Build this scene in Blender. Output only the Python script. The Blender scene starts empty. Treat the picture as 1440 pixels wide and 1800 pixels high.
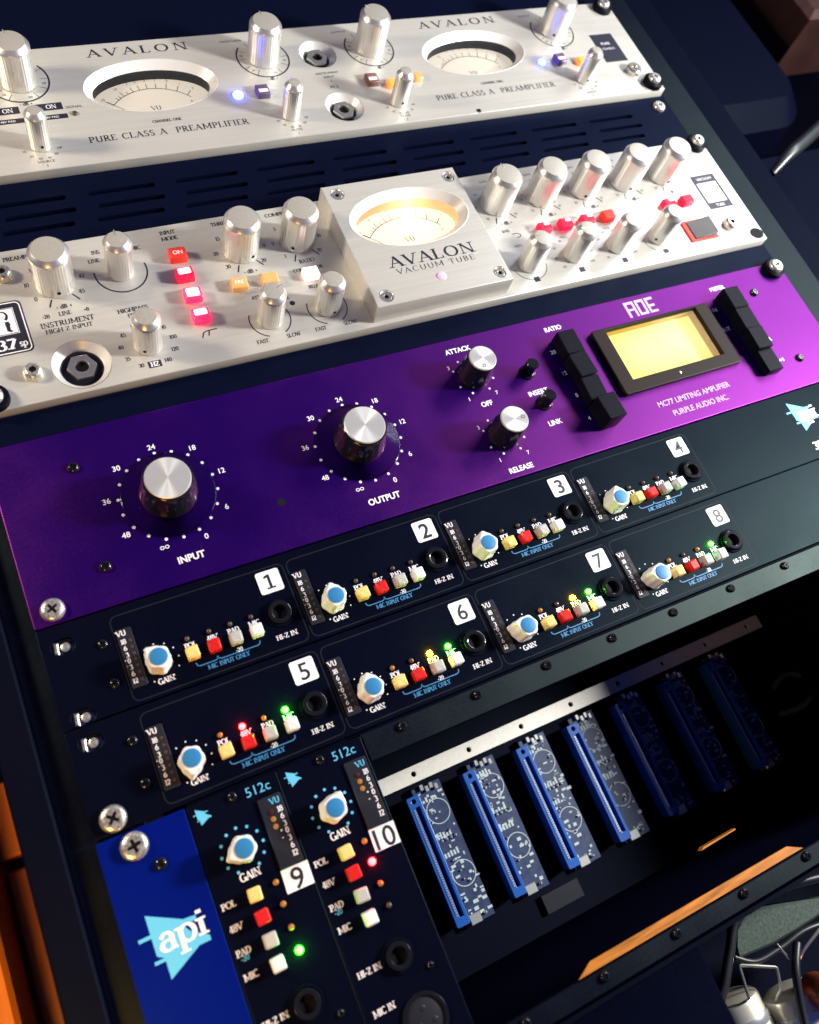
import bpy, bmesh, math, random
from mathutils import Vector, Matrix
from math import sin, cos, pi, radians
random.seed(7)
S = 0.001                                   # the rack is measured in millimetres
sc = bpy.context.scene
C = sc.collection

# ------------------------------------------------------------------ camera, world, lamps
cam = bpy.data.cameras.new('camera'); camo = bpy.data.objects.new('camera', cam); C.objects.link(camo); sc.camera = camo
rv = Vector((2.6888, -0.4966, 0.4250)); Rw = Matrix.Rotation(rv.length, 3, rv.normalized())      # world to camera (x right, y down, z forward)
Mc = Matrix((Rw[0], -Rw[1], -Rw[2])).transposed()
camo.matrix_world = Matrix.Translation(Vector((-211.98, -118.64, 359.14)) * S) @ Mc.to_4x4()
cam.sensor_fit = 'VERTICAL'; cam.sensor_height = 36.0; cam.sensor_width = 28.8
cam.lens = 1458.26 / 1800 * 36.0
cam.shift_x = (720 - 709.25) / 1800; cam.shift_y = (890.4 - 900) / 1800
cam.dof.use_dof = True; cam.dof.focus_distance = 0.43; cam.dof.aperture_fstop = 9.0
cam.clip_start = 0.01; cam.clip_end = 50
sc.view_settings.view_transform = 'Standard'; sc.view_settings.look = 'None'
sc.view_settings.exposure = 0.0; sc.view_settings.gamma = 1.0
w = bpy.data.worlds.new('World'); sc.world = w; w.use_nodes = True
w.node_tree.nodes['Background'].inputs[0].default_value = (0.10, 0.13, 0.55, 1)
w.node_tree.nodes['Background'].inputs[1].default_value = 0.22

def lamp(name, loc, target, power, col, size, size_y=None):
    l = bpy.data.lights.new(name, 'AREA'); l.energy = power; l.color = col
    l.shape = 'RECTANGLE' if size_y else 'DISK'; l.size = size * S
    if size_y: l.size_y = size_y * S
    o = bpy.data.objects.new(name, l); C.objects.link(o); o.location = Vector(loc) * S
    o.rotation_euler = (Vector(target) - Vector(loc)).to_track_quat('-Z', 'Y').to_euler(); return o
lamp('desk_lamp', (640, -115, 385), (20, 60, 0), 13.5, (1.0, 0.985, 0.955), 110)
lamp('shelf_lamp', (-620, 345, 310), (-60, 200, 0), 3.9, (1.0, 0.86, 0.66), 110)
lamp('ceiling_bounce', (300, 1450, 1000), (0, 250, 0), 0.8, (1.0, 0.93, 0.80), 1500, 900)  # area lamp added for the ceiling bounce mirrored in the knob tops
lamp('sheen_fill', (690, 250, 430), (120, 70, 0), 4.6, (0.95, 0.98, 1.0), 500, 200)  # unseen fill lamp, added to give the panels sheen on the right
lamp('floor_lamp', (-335, -215, 110), (-300, -120, -40), 0.45, (1.0, 0.55, 0.12), 60)

# ------------------------------------------------------------------ materials
def mat(name, col, rough=0.5, metal=0.0, spec=0.5, emit=None, es=0.0, noise=None, bump=None, coat=0, aniso=0):
    m = bpy.data.materials.new(name); m.use_nodes = True; nt = m.node_tree; b = nt.nodes['Principled BSDF']
    b.inputs['Base Color'].default_value = (*col, 1); b.inputs['Roughness'].default_value = rough
    b.inputs['Metallic'].default_value = metal; b.inputs['Specular IOR Level'].default_value = spec
    b.inputs['Coat Weight'].default_value = coat
    if emit: b.inputs['Emission Color'].default_value = (*emit, 1); b.inputs['Emission Strength'].default_value = es
    if noise or bump:
        tc = nt.nodes.new('ShaderNodeTexCoord'); mp = nt.nodes.new('ShaderNodeMapping'); nt.links.new(tc.outputs['Object'], mp.inputs[0])
        n = nt.nodes.new('ShaderNodeTexNoise'); nt.links.new(mp.outputs[0], n.inputs['Vector']); n.inputs['Detail'].default_value = 5
        sc3, amt, ramt = noise or bump
        mp.inputs['Scale'].default_value = sc3
        n.inputs['Scale'].default_value = 1
        if noise:
            mr = nt.nodes.new('ShaderNodeMapRange'); nt.links.new(n.outputs[0], mr.inputs[0])
            mr.inputs[1].default_value = .3; mr.inputs[2].default_value = .7; mr.inputs[3].default_value = 1 - amt; mr.inputs[4].default_value = 1 + amt
            mx = nt.nodes.new('ShaderNodeVectorMath'); mx.operation = 'SCALE'; mx.inputs[0].default_value = col; nt.links.new(mr.outputs[0], mx.inputs['Scale'])
            nt.links.new(mx.outputs[0], b.inputs['Base Color'])
            r = nt.nodes.new('ShaderNodeMapRange'); nt.links.new(n.outputs[0], r.inputs[0]); r.inputs[1].default_value = .3; r.inputs[2].default_value = .7
            r.inputs[3].default_value = max(0, rough - ramt); r.inputs[4].default_value = rough + ramt; nt.links.new(r.outputs[0], b.inputs['Roughness'])
        if bump:
            bp = nt.nodes.new('ShaderNodeBump'); bp.inputs['Strength'].default_value = amt; bp.inputs['Distance'].default_value = 0.0002
            nt.links.new(n.outputs[0], bp.inputs['Height']); nt.links.new(bp.outputs[0], b.inputs['Normal'])
    return m
def glassmat(name, tint, gloss=0.06):
    m = bpy.data.materials.new(name); m.use_nodes = True; nt = m.node_tree; nt.nodes.clear()
    o = nt.nodes.new('ShaderNodeOutputMaterial'); mx = nt.nodes.new('ShaderNodeMixShader'); t = nt.nodes.new('ShaderNodeBsdfTransparent')
    g = nt.nodes.new('ShaderNodeBsdfGlossy'); f = nt.nodes.new('ShaderNodeFresnel'); f.inputs[0].default_value = 1.18
    t.inputs[0].default_value = (*tint, 1); g.inputs['Roughness'].default_value = gloss
    nt.links.new(f.outputs[0], mx.inputs[0]); nt.links.new(t.outputs[0], mx.inputs[1]); nt.links.new(g.outputs[0], mx.inputs[2]); nt.links.new(mx.outputs[0], o.inputs[0])
    return m
M = dict(
 silver=mat('brushed_aluminium', (0.66, 0.64, 0.575), 0.42, 0.22, noise=((18, 900, 900), 0.04, 0.05)),
 bright=mat('polished_aluminium', (0.86, 0.855, 0.83), 0.24, 0.8),
 knob=mat('satin_knob_aluminium', (0.74, 0.72, 0.67), 0.31, 0.78),
 knobtop=mat('turned_knob_top', (0.50, 0.47, 0.40), 0.42, 0.35, noise=((900, 900, 900), 0.06, 0.05)),
 spun=mat('spun_aluminium', (0.82, 0.81, 0.78), 0.3, 0.95),
 purple=None,
 black=mat('black_panel_paint', (0.0035, 0.0038, 0.006), 0.42, 0, 0.4, noise=((500, 500, 500), 0.1, 0.03)),
 blackmatte=mat('black_matte', (0.002, 0.0026, 0.009), 0.6, 0, 0.25),
 rail=mat('black_steel_rail', (0.005, 0.0055, 0.008), 0.5, 0.0, 0.4, noise=((60, 400, 400), 0.2, 0.05)),
 blackgloss=mat('black_gloss_plastic', (0.008, 0.008, 0.010), 0.16, 0, 0.5),
 smoke=mat('smoked_plastic', (0.018, 0.019, 0.026), 0.35, 0, 0.3),
 blue=mat('blue_anodised', (0.006, 0.022, 0.30), 0.42, 0.1, noise=((400, 400, 400), 0.06, 0.04)),
 white=mat('white_plastic', (0.78, 0.80, 0.80), 0.38),
 grey=mat('grey_plastic', (0.46, 0.46, 0.43), 0.42),
 yellow=mat('cream_yellow_plastic', (0.83, 0.60, 0.20), 0.40),
 red=mat('red_plastic', (0.62, 0.012, 0.012), 0.35),
 cap=mat('blue_knob_cap', (0.018, 0.19, 0.44), 0.5),
 pwhite=mat('white_print', (0.86, 0.83, 0.86), 0.55),
 pcyan=mat('cyan_print', (0.10, 0.50, 0.80), 0.55),
 pblack=mat('black_print', (0.012, 0.012, 0.025), 0.5),
 pgrey=mat('grey_outline_print', (0.011, 0.013, 0.018), 0.6, 0, 0.12),
 sticker=mat('white_label_paper', (0.86, 0.88, 0.88), 0.6),
 rim=mat('countersunk_rim', (0.80, 0.785, 0.74), 0.35, 0.25),
 keycap=mat('black_key_cap', (0.003, 0.0035, 0.008), 0.5, 0, 0.07),
 pbracket=mat('blue_bracket_print', (0.045, 0.25, 0.52), 0.55),
 screw=mat('zinc_screw', (0.70, 0.68, 0.60), 0.33, 0.8, noise=((800, 800, 800), 0.2, 0.12)),
 dark=mat('shadow_black', (0.002, 0.002, 0.004), 0.7, 0, 0.2),
 steel=mat('nickel_steel', (0.70, 0.67, 0.58), 0.28, 0.9),
 cream=mat('meter_card', (0.80, 0.74, 0.62), 0.6, emit=(1.0, 0.88, 0.70), es=0.62),
 litcard=mat('backlit_meter_card', (0.85, 0.80, 0.62), 0.6, emit=(1.0, 0.93, 0.74), es=0.95),
 litwall=mat('meter_well_cream', (0.88, 0.66, 0.42), 0.5),
 well=mat('meter_well_black', (0.010, 0.012, 0.03), 0.45),
 litscreen=mat('backlit_yellow_screen', (0.30, 0.26, 0.05), 0.6, emit=(1.0, 0.90, 0.30), es=0.95),
 amberwall=mat('amber_meter_wall', (0.55, 0.33, 0.04), 0.35),
 bezel=mat('brown_black_bezel', (0.016, 0.010, 0.008), 0.5, 0, 0.10),
 glass=glassmat('meter_glass', (0.98, 0.98, 0.97)),
 clear=glassmat('clear_acrylic', (0.97, 0.95, 0.98), 0.12),
 redlit=mat('lit_red_lens', (0.55, 0.008, 0.02), 0.45, 0, 0.2, emit=(1.0, 0.012, 0.07), es=1.0),
 redhot=mat('bright_red_lens', (0.7, 0.05, 0.1), 0.2, emit=(1.0, 0.010, 0.09), es=1.5),
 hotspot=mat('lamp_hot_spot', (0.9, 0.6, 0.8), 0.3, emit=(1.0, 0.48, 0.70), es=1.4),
 reddim=mat('dim_red_lens', (0.5, 0.03, 0.02), 0.4, 0, 0.25, emit=(1.0, 0.04, 0.025), es=0.4),
 amberlens=mat('amber_lens', (0.72, 0.40, 0.14), 0.35, emit=(1.0, 0.45, 0.10), es=0.06),
 whitehot=mat('pink_white_lens', (0.9, 0.7, 0.65), 0.3, emit=(1.0, 0.72, 0.66), es=1.3),
 orangelit=mat('lit_orange_lens', (0.8, 0.3, 0.05), 0.3, emit=(1.0, 0.20, 0.03), es=1.2),
 pinkled=mat('pink_lamp', (0.8, 0.4, 0.6), 0.3, emit=(1.0, 0.30, 0.62), es=0.9),
 purplesw=mat('dark_purple_switch', (0.10, 0.06, 0.13), 0.4),
 brownsw=mat('dark_brown_switch', (0.14, 0.06, 0.05), 0.4),
 bluled=mat('lit_blue_led', (0.2, 0.3, 1.0), 0.3, emit=(0.012, 0.035, 1.0), es=90),
 greenled=mat('lit_green_led', (0.2, 0.9, 0.2), 0.3, emit=(0.003, 1.0, 0.0012), es=420),
 redled=mat('lit_red_led', (0.9, 0.1, 0.1), 0.3, emit=(1.0, 0.0016, 0.0018), es=420),
 amberled=mat('lit_amber_led', (0.9, 0.6, 0.1), 0.3, emit=(1.0, 0.40, 0.0010), es=420),
 offamber=mat('unlit_amber_led', (0.40, 0.17, 0.03), 0.3),
 offdark=mat('unlit_dark_led', (0.07, 0.045, 0.03), 0.3),
 offred=mat('unlit_red_led', (0.07, 0.01, 0.015), 0.3),
 pcb=mat('blue_circuit_board', (0.016, 0.036, 0.10), 0.45, noise=((250, 250, 250), 0.25, 0.05)),
 conn=mat('blue_connector', (0.010, 0.10, 0.42), 0.35),
 pin=mat('tinned_pin', (0.75, 0.74, 0.70), 0.3, 0.7),
 silk=mat('silkscreen', (0.50, 0.58, 0.57), 0.6),
 wood=mat('orange_varnished_wood', (0.62, 0.17, 0.012), 0.38, noise=((160, 14, 160), 0.25, 0.08)),
 amberreflect=mat('painted_amber_reflection', (0.46, 0.150, 0.006), 0.5, noise=((60, 500, 500), 0.38, 0.08)),  # an orange reflection on the metal, put into a strip's colour
 bar=mat('bare_aluminium_bar', (0.80, 0.77, 0.68), 0.5, 0.1, noise=((600, 600, 600), 0.06, 0.05)),
 cable=mat('black_cable', (0.012, 0.013, 0.016), 0.4),
 leather=mat('dark_grey_vinyl', (0.050, 0.072, 0.056), 0.42, noise=((700, 700, 700), 0.2, 0.08)),
 rockergrey=mat('grey_rocker', (0.09, 0.085, 0.085), 0.4),
 plilac=mat('lilac_print', (0.52, 0.36, 0.55), 0.6),
 canmetal=mat('tin_can_metal', (0.74, 0.69, 0.55), 0.32, 0.55),
 arm=mat('worn_arm_metal', (0.010, 0.013, 0.013), 0.36, 0.0, 0.5),
 brown=mat('dark_brown_wood', (0.030, 0.007, 0.005), 0.6, noise=((30, 200, 30), 0.3, 0.05)),
 copper=mat('copper_winding', (0.28, 0.05, 0.02), 0.4, 0.5),
 floor=mat('dark_floor', (0.003, 0.003, 0.008), 0.7, 0, 0.2),
)

def anodised(name, dye, sheen, rough, mixf, grain=700, stretch=None, var=.03):
    m = bpy.data.materials.new(name); m.use_nodes = True; nt = m.node_tree; nt.nodes.clear()
    o = nt.nodes.new('ShaderNodeOutputMaterial'); a = nt.nodes.new('ShaderNodeBsdfDiffuse'); g = nt.nodes.new('ShaderNodeBsdfGlossy'); mx = nt.nodes.new('ShaderNodeMixShader')
    tc = nt.nodes.new('ShaderNodeTexCoord'); n = nt.nodes.new('ShaderNodeTexNoise'); n.inputs['Scale'].default_value = grain; n.inputs['Detail'].default_value = 3
    mp = nt.nodes.new('ShaderNodeMapping'); mp.inputs['Scale'].default_value = stretch or (1, 1, 1); nt.links.new(tc.outputs['Object'], mp.inputs[0]); nt.links.new(mp.outputs[0], n.inputs['Vector'])
    n2 = nt.nodes.new('ShaderNodeTexNoise'); n2.inputs['Scale'].default_value = 28; n2.inputs['Detail'].default_value = 6; nt.links.new(tc.outputs['Object'], n2.inputs['Vector'])
    ad = nt.nodes.new('ShaderNodeMath'); ad.operation = 'MULTIPLY_ADD'; ad.inputs[1].default_value = 0.16; nt.links.new(n2.outputs[0], ad.inputs[0])
    dm = nt.nodes.new('ShaderNodeMapRange'); nt.links.new(n.outputs[0], dm.inputs[0]); dm.inputs[1].default_value = .25; dm.inputs[2].default_value = .75; dm.inputs[3].default_value = 1 - var; dm.inputs[4].default_value = 1 + var
    dv = nt.nodes.new('ShaderNodeVectorMath'); dv.operation = 'SCALE'; dv.inputs[0].default_value = dye; nt.links.new(dm.outputs[0], dv.inputs['Scale']); nt.links.new(dv.outputs[0], a.inputs[0])
    r = nt.nodes.new('ShaderNodeMapRange'); nt.links.new(n.outputs[0], r.inputs[0]); r.inputs[1].default_value = .3; r.inputs[2].default_value = .7; r.inputs[3].default_value = rough - .08 - var * .5; r.inputs[4].default_value = rough - .08 + var * .5
    nt.links.new(r.outputs[0], ad.inputs[2]); nt.links.new(ad.outputs[0], g.inputs['Roughness']); g.distribution = 'BECKMANN'
    a.inputs[0].default_value = (*dye, 1); g.inputs[0].default_value = (*sheen, 1); mx.inputs[0].default_value = mixf
    nt.links.new(a.outputs[0], mx.inputs[1]); nt.links.new(g.outputs[0], mx.inputs[2]); nt.links.new(mx.outputs[0], o.inputs[0]); return m
M['purple'] = anodised('purple_anodised', (0.0078, 0.0008, 0.066), (0.84, 0.13, 0.84), 0.48, 0.115)
M['black'] = anodised('black_panel_paint', (0.0022, 0.0029, 0.0095), (0.65, 1.0, 0.98), 0.44, 0.006)
M['rail'] = anodised('black_steel_rail', (0.0024, 0.0029, 0.0085), (0.75, 1.0, 0.9), 0.5, 0.018)
M['vent'] = anodised('vent_panel_paint', (0.0026, 0.0040, 0.015), (0.7, 0.9, 1.0), 0.45, 0.006)
M['blackmatte'] = anodised('black_matte', (0.0018, 0.0024, 0.0085), (0.8, 0.95, 1.0), 0.6, 0.003)
M['blue'] = anodised('blue_anodised', (0.0010, 0.0065, 0.150), (0.10, 0.25, 0.9), 0.5, 0.03)
M['silver'] = anodised('brushed_aluminium', (0.515, 0.495, 0.44), (0.97, 0.96, 0.92), 0.40, 0.22, 1.0, (14, 700, 700), .06)

# ------------------------------------------------------------------ mesh helpers (all in mm)
class MB:
    def __init__(s): s.v = []; s.f = []; s.mi = []; s.k = 0
    def add(s, vs, fs):
        n = len(s.v); s.v += [tuple(p) for p in vs]; s.f += [tuple(i + n for i in f) for f in fs]; s.mi += [s.k] * len(fs)
    def prism(s, pts, z0, z1, ch=0.0, bottom=False):
        """outline extruded from z0 to z1 with a chamfered top edge"""
        n = len(pts); P = [Vector(p[:2]) for p in pts]
        area = sum(P[i].x * P[(i + 1) % n].y - P[(i + 1) % n].x * P[i].y for i in range(n))
        if area < 0: P.reverse()
        rings = [[(p.x, p.y, z0) for p in P], [(p.x, p.y, z1 - ch) for p in P]]
        if ch:
            ins = []
            for i in range(n):
                a, b, c = P[i - 1], P[i], P[(i + 1) % n]
                e1 = (b - a).normalized(); e2 = (c - b).normalized(); n1 = Vector((-e1.y, e1.x)); n2 = Vector((-e2.y, e2.x))
                m = (n1 + n2); m = m / max(0.25, m.length_squared) * 2
                ins.append(b + m * ch)
            rings.append([(p.x, p.y, z1) for p in ins])
        vs = [p for r in rings for p in r]; fs = []
        for k in range(len(rings) - 1):
            for i in range(n): fs.append((k * n + i, k * n + (i + 1) % n, (k + 1) * n + (i + 1) % n, (k + 1) * n + i))
        fs.append(tuple((len(rings) - 1) * n + i for i in range(n)))
        if bottom: fs.append(tuple(reversed(range(n))))
        s.add(vs, fs); return s
    def box(s, x0, x1, y0, y1, z0, z1, ch=0.0, bottom=True):
        return s.prism([(x0, y0), (x1, y0), (x1, y1), (x0, y1)], z0, z1, ch, bottom)
    def lathe(s, cx, cy, prof, n=32, rf=None, ex=1.0, ey=1.0, cap=True, cb=False):
        vs = []; fs = []
        for (r, z) in prof:
            for i in range(n):
                t = 2 * pi * i / n; q = r + (rf(t, r, z) if rf else 0); vs.append((cx + ex * q * cos(t), cy + ey * q * sin(t), z))
        for k in range(len(prof) - 1):
            for i in range(n): fs.append((k * n + i, k * n + (i + 1) % n, (k + 1) * n + (i + 1) % n, (k + 1) * n + i))
        if cap: fs.append(tuple((len(prof) - 1) * n + i for i in range(n)))
        if cb: fs.append(tuple(reversed(range(n))))
        s.add(vs, fs); return s
    def rings(s, loops):
        """skin a list of closed loops of equal length"""
        n = len(loops[0]); vs = [p for l in loops for p in l]; fs = []
        for k in range(len(loops) - 1):
            for i in range(n): fs.append((k * n + i, k * n + (i + 1) % n, (k + 1) * n + (i + 1) % n, (k + 1) * n + i))
        s.add(vs, fs); return s
    def poly(s, pts, z): s.add([(p[0], p[1], z) for p in pts], [tuple(range(len(pts)))]); return s
    def ribbon(s, pts, wd, z, closed=False):
        n = len(pts); P = [Vector(p) for p in pts]; W = wd if isinstance(wd, (list, tuple)) else [wd] * n; vs = []; fs = []
        for i in range(n):
            if closed: d = P[(i + 1) % n] - P[i - 1]
            else: d = P[min(i + 1, n - 1)] - P[max(i - 1, 0)]
            d.normalize(); nn = Vector((-d.y, d.x)) * W[i] / 2
            a, b = P[i] - nn, P[i] + nn; vs += [(a.x, a.y, z), (b.x, b.y, z)]
        for i in range(n if closed else n - 1):
            j = (i + 1) % n; fs.append((2 * i, 2 * j, 2 * j + 1, 2 * i + 1))
        s.add(vs, fs); return s
    def tube(s, pts, r, n=8):
        P = [Vector(p) for p in pts]; loops = []; up = Vector((0.13, 0.21, 1)).normalized()
        for i, p in enumerate(P):
            d = (P[min(i + 1, len(P) - 1)] - P[max(i - 1, 0)]).normalized(); a = d.cross(up).normalized(); b = d.cross(a)
            rr = r[i] if isinstance(r, list) else r
            loops.append([tuple(p + (a * cos(2 * pi * k / n) + b * sin(2 * pi * k / n)) * rr) for k in range(n)])
        s.rings(loops); s.add(loops[0], [tuple(range(n))]); s.add(loops[-1], [tuple(reversed(range(n)))]); return s
    def mesh(s, name, mats, off=(0, 0, 0), ang=35):
        me = bpy.data.meshes.new(name)
        me.from_pydata([((p[0] - off[0]) * S, (p[1] - off[1]) * S, (p[2] - off[2]) * S) for p in s.v], [], s.f)
        for m in (mats if isinstance(mats, (list, tuple)) else [mats]): me.materials.append(m)
        me.polygons.foreach_set('material_index', s.mi)
        bm = bmesh.new(); bm.from_mesh(me); bmesh.ops.recalc_face_normals(bm, faces=bm.faces) if not getattr(s, 'flat', False) else None
        bm.to_mesh(me); bm.free()
        if not getattr(s, 'flat', False):
            me.polygons.foreach_set('use_smooth', [True] * len(me.polygons)); me.set_sharp_from_angle(angle=radians(ang))
        me.update(); return me

WL = {}                                       # world location (mm) of every object made here
def tag(o, label=None, cat=None, group=None, kind=None):
    if label: o['label'] = label
    if cat: o['category'] = cat
    if group: o['group'] = group
    if kind: o['kind'] = kind
    return o
def thing(name, loc, label, cat, group=None):
    o = bpy.data.objects.new(name, None); C.objects.link(o); o.empty_display_size = 0.01
    o.location = Vector(loc) * S; WL[o.name] = Vector(loc); return tag(o, label, cat, group)
def place(name, me, parent=None, loc=(0, 0, 0), rz=0.0, label=None):
    """link one mesh (its vertices relative to loc, in mm) as an object"""
    o = bpy.data.objects.new(name, me); C.objects.link(o); L = Vector(loc)
    if parent is not None: o.parent = parent; o.location = (L - WL[parent.name]) * S
    else: o.location = L * S
    if rz: o.rotation_euler.z = rz
    WL[o.name] = L
    if label: o['label'] = label
    return o
def part(name, mb, m, parent=None, loc=None, label=None, ang=35):
    """a one-off mesh, vertices given in rack coordinates"""
    loc = Vector(loc) if loc is not None else (WL[parent.name] if parent is not None else Vector((0, 0, 0)))
    return place(name, mb.mesh(name, M[m] if isinstance(m, str) else [M[k] for k in m], loc, ang), parent, loc, 0, label)
def ell(cx, cy, a, b, n=64): return [(cx + a * cos(2 * pi * i / n), cy + b * sin(2 * pi * i / n)) for i in range(n)]
def rrect(x0, x1, y0, y1, r, n=5):
    o = []
    for cx, cy, a in ((x1 - r, y1 - r, 0), (x0 + r, y1 - r, 90), (x0 + r, y0 + r, 180), (x1 - r, y0 + r, 270)):
        for i in range(n + 1): t = radians(a + 90 * i / n); o.append((cx + r * cos(t), cy + r * sin(t)))
    return o
def filled(outlines, z0, z1, bevel=0.0):
    """a plate with holes (first outline is the plate): a filled curve turned into a mesh"""
    cu = bpy.data.curves.new('plate', 'CURVE'); cu.dimensions = '2D'; cu.fill_mode = 'BOTH'
    cu.extrude = max(0, (z1 - z0) / 2 - bevel) * S; cu.bevel_depth = bevel * S; cu.offset = -bevel * S; cu.bevel_resolution = 1
    for o in outlines:
        sp = cu.splines.new('POLY'); sp.points.add(len(o) - 1); sp.use_cyclic_u = True
        for p, q in zip(sp.points, o): p.co = (q[0] * S, q[1] * S, 0, 1)
    ob = bpy.data.objects.new('plate', cu); C.objects.link(ob)
    dg = bpy.context.evaluated_depsgraph_get(); ev = ob.evaluated_get(dg); me = ev.to_mesh()
    mb = MB(); zc = (z0 + z1) / 2
    mb.add([(v.co.x / S, v.co.y / S, v.co.z / S + zc) for v in me.vertices], [tuple(p.vertices) for p in me.polygons])
    ev.to_mesh_clear(); bpy.data.objects.remove(ob); bpy.data.curves.remove(cu); return mb
_tc = {}
def sans(t, bold=0.0):
    """flat outline of a text in the built-in font, normalised to cap height 1, origin at the left of the baseline"""
    k = (t, bold)
    if k not in _tc:
        cu = bpy.data.curves.new('t', 'FONT'); cu.body = t; cu.size = 1; cu.offset = bold; cu.resolution_u = 3; cu.fill_mode = 'FRONT' if hasattr(cu, 'fill_mode') else cu.fill_mode
        ob = bpy.data.objects.new('t', cu); C.objects.link(ob)
        dg = bpy.context.evaluated_depsgraph_get(); ev = ob.evaluated_get(dg); me = ev.to_mesh()
        V = [(v.co.x / 0.729, v.co.y / 0.729) for v in me.vertices]; F = [tuple(p.vertices) for p in me.polygons]
        ev.to_mesh_clear(); bpy.data.objects.remove(ob); bpy.data.curves.remove(cu)
        x0 = min((p[0] for p in V), default=0); x1 = max((p[0] for p in V), default=0)
        _tc[k] = ([(p[0] - x0, p[1]) for p in V], F, x1 - x0)
    return _tc[k]
def arc(cx, cy, rx, ry, a0, a1, n=14): return [(cx + rx * cos(radians(a0 + (a1 - a0) * i / n)), cy + ry * sin(radians(a0 + (a1 - a0) * i / n))) for i in range(n + 1)]
L2 = lambda *p: list(p)
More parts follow.
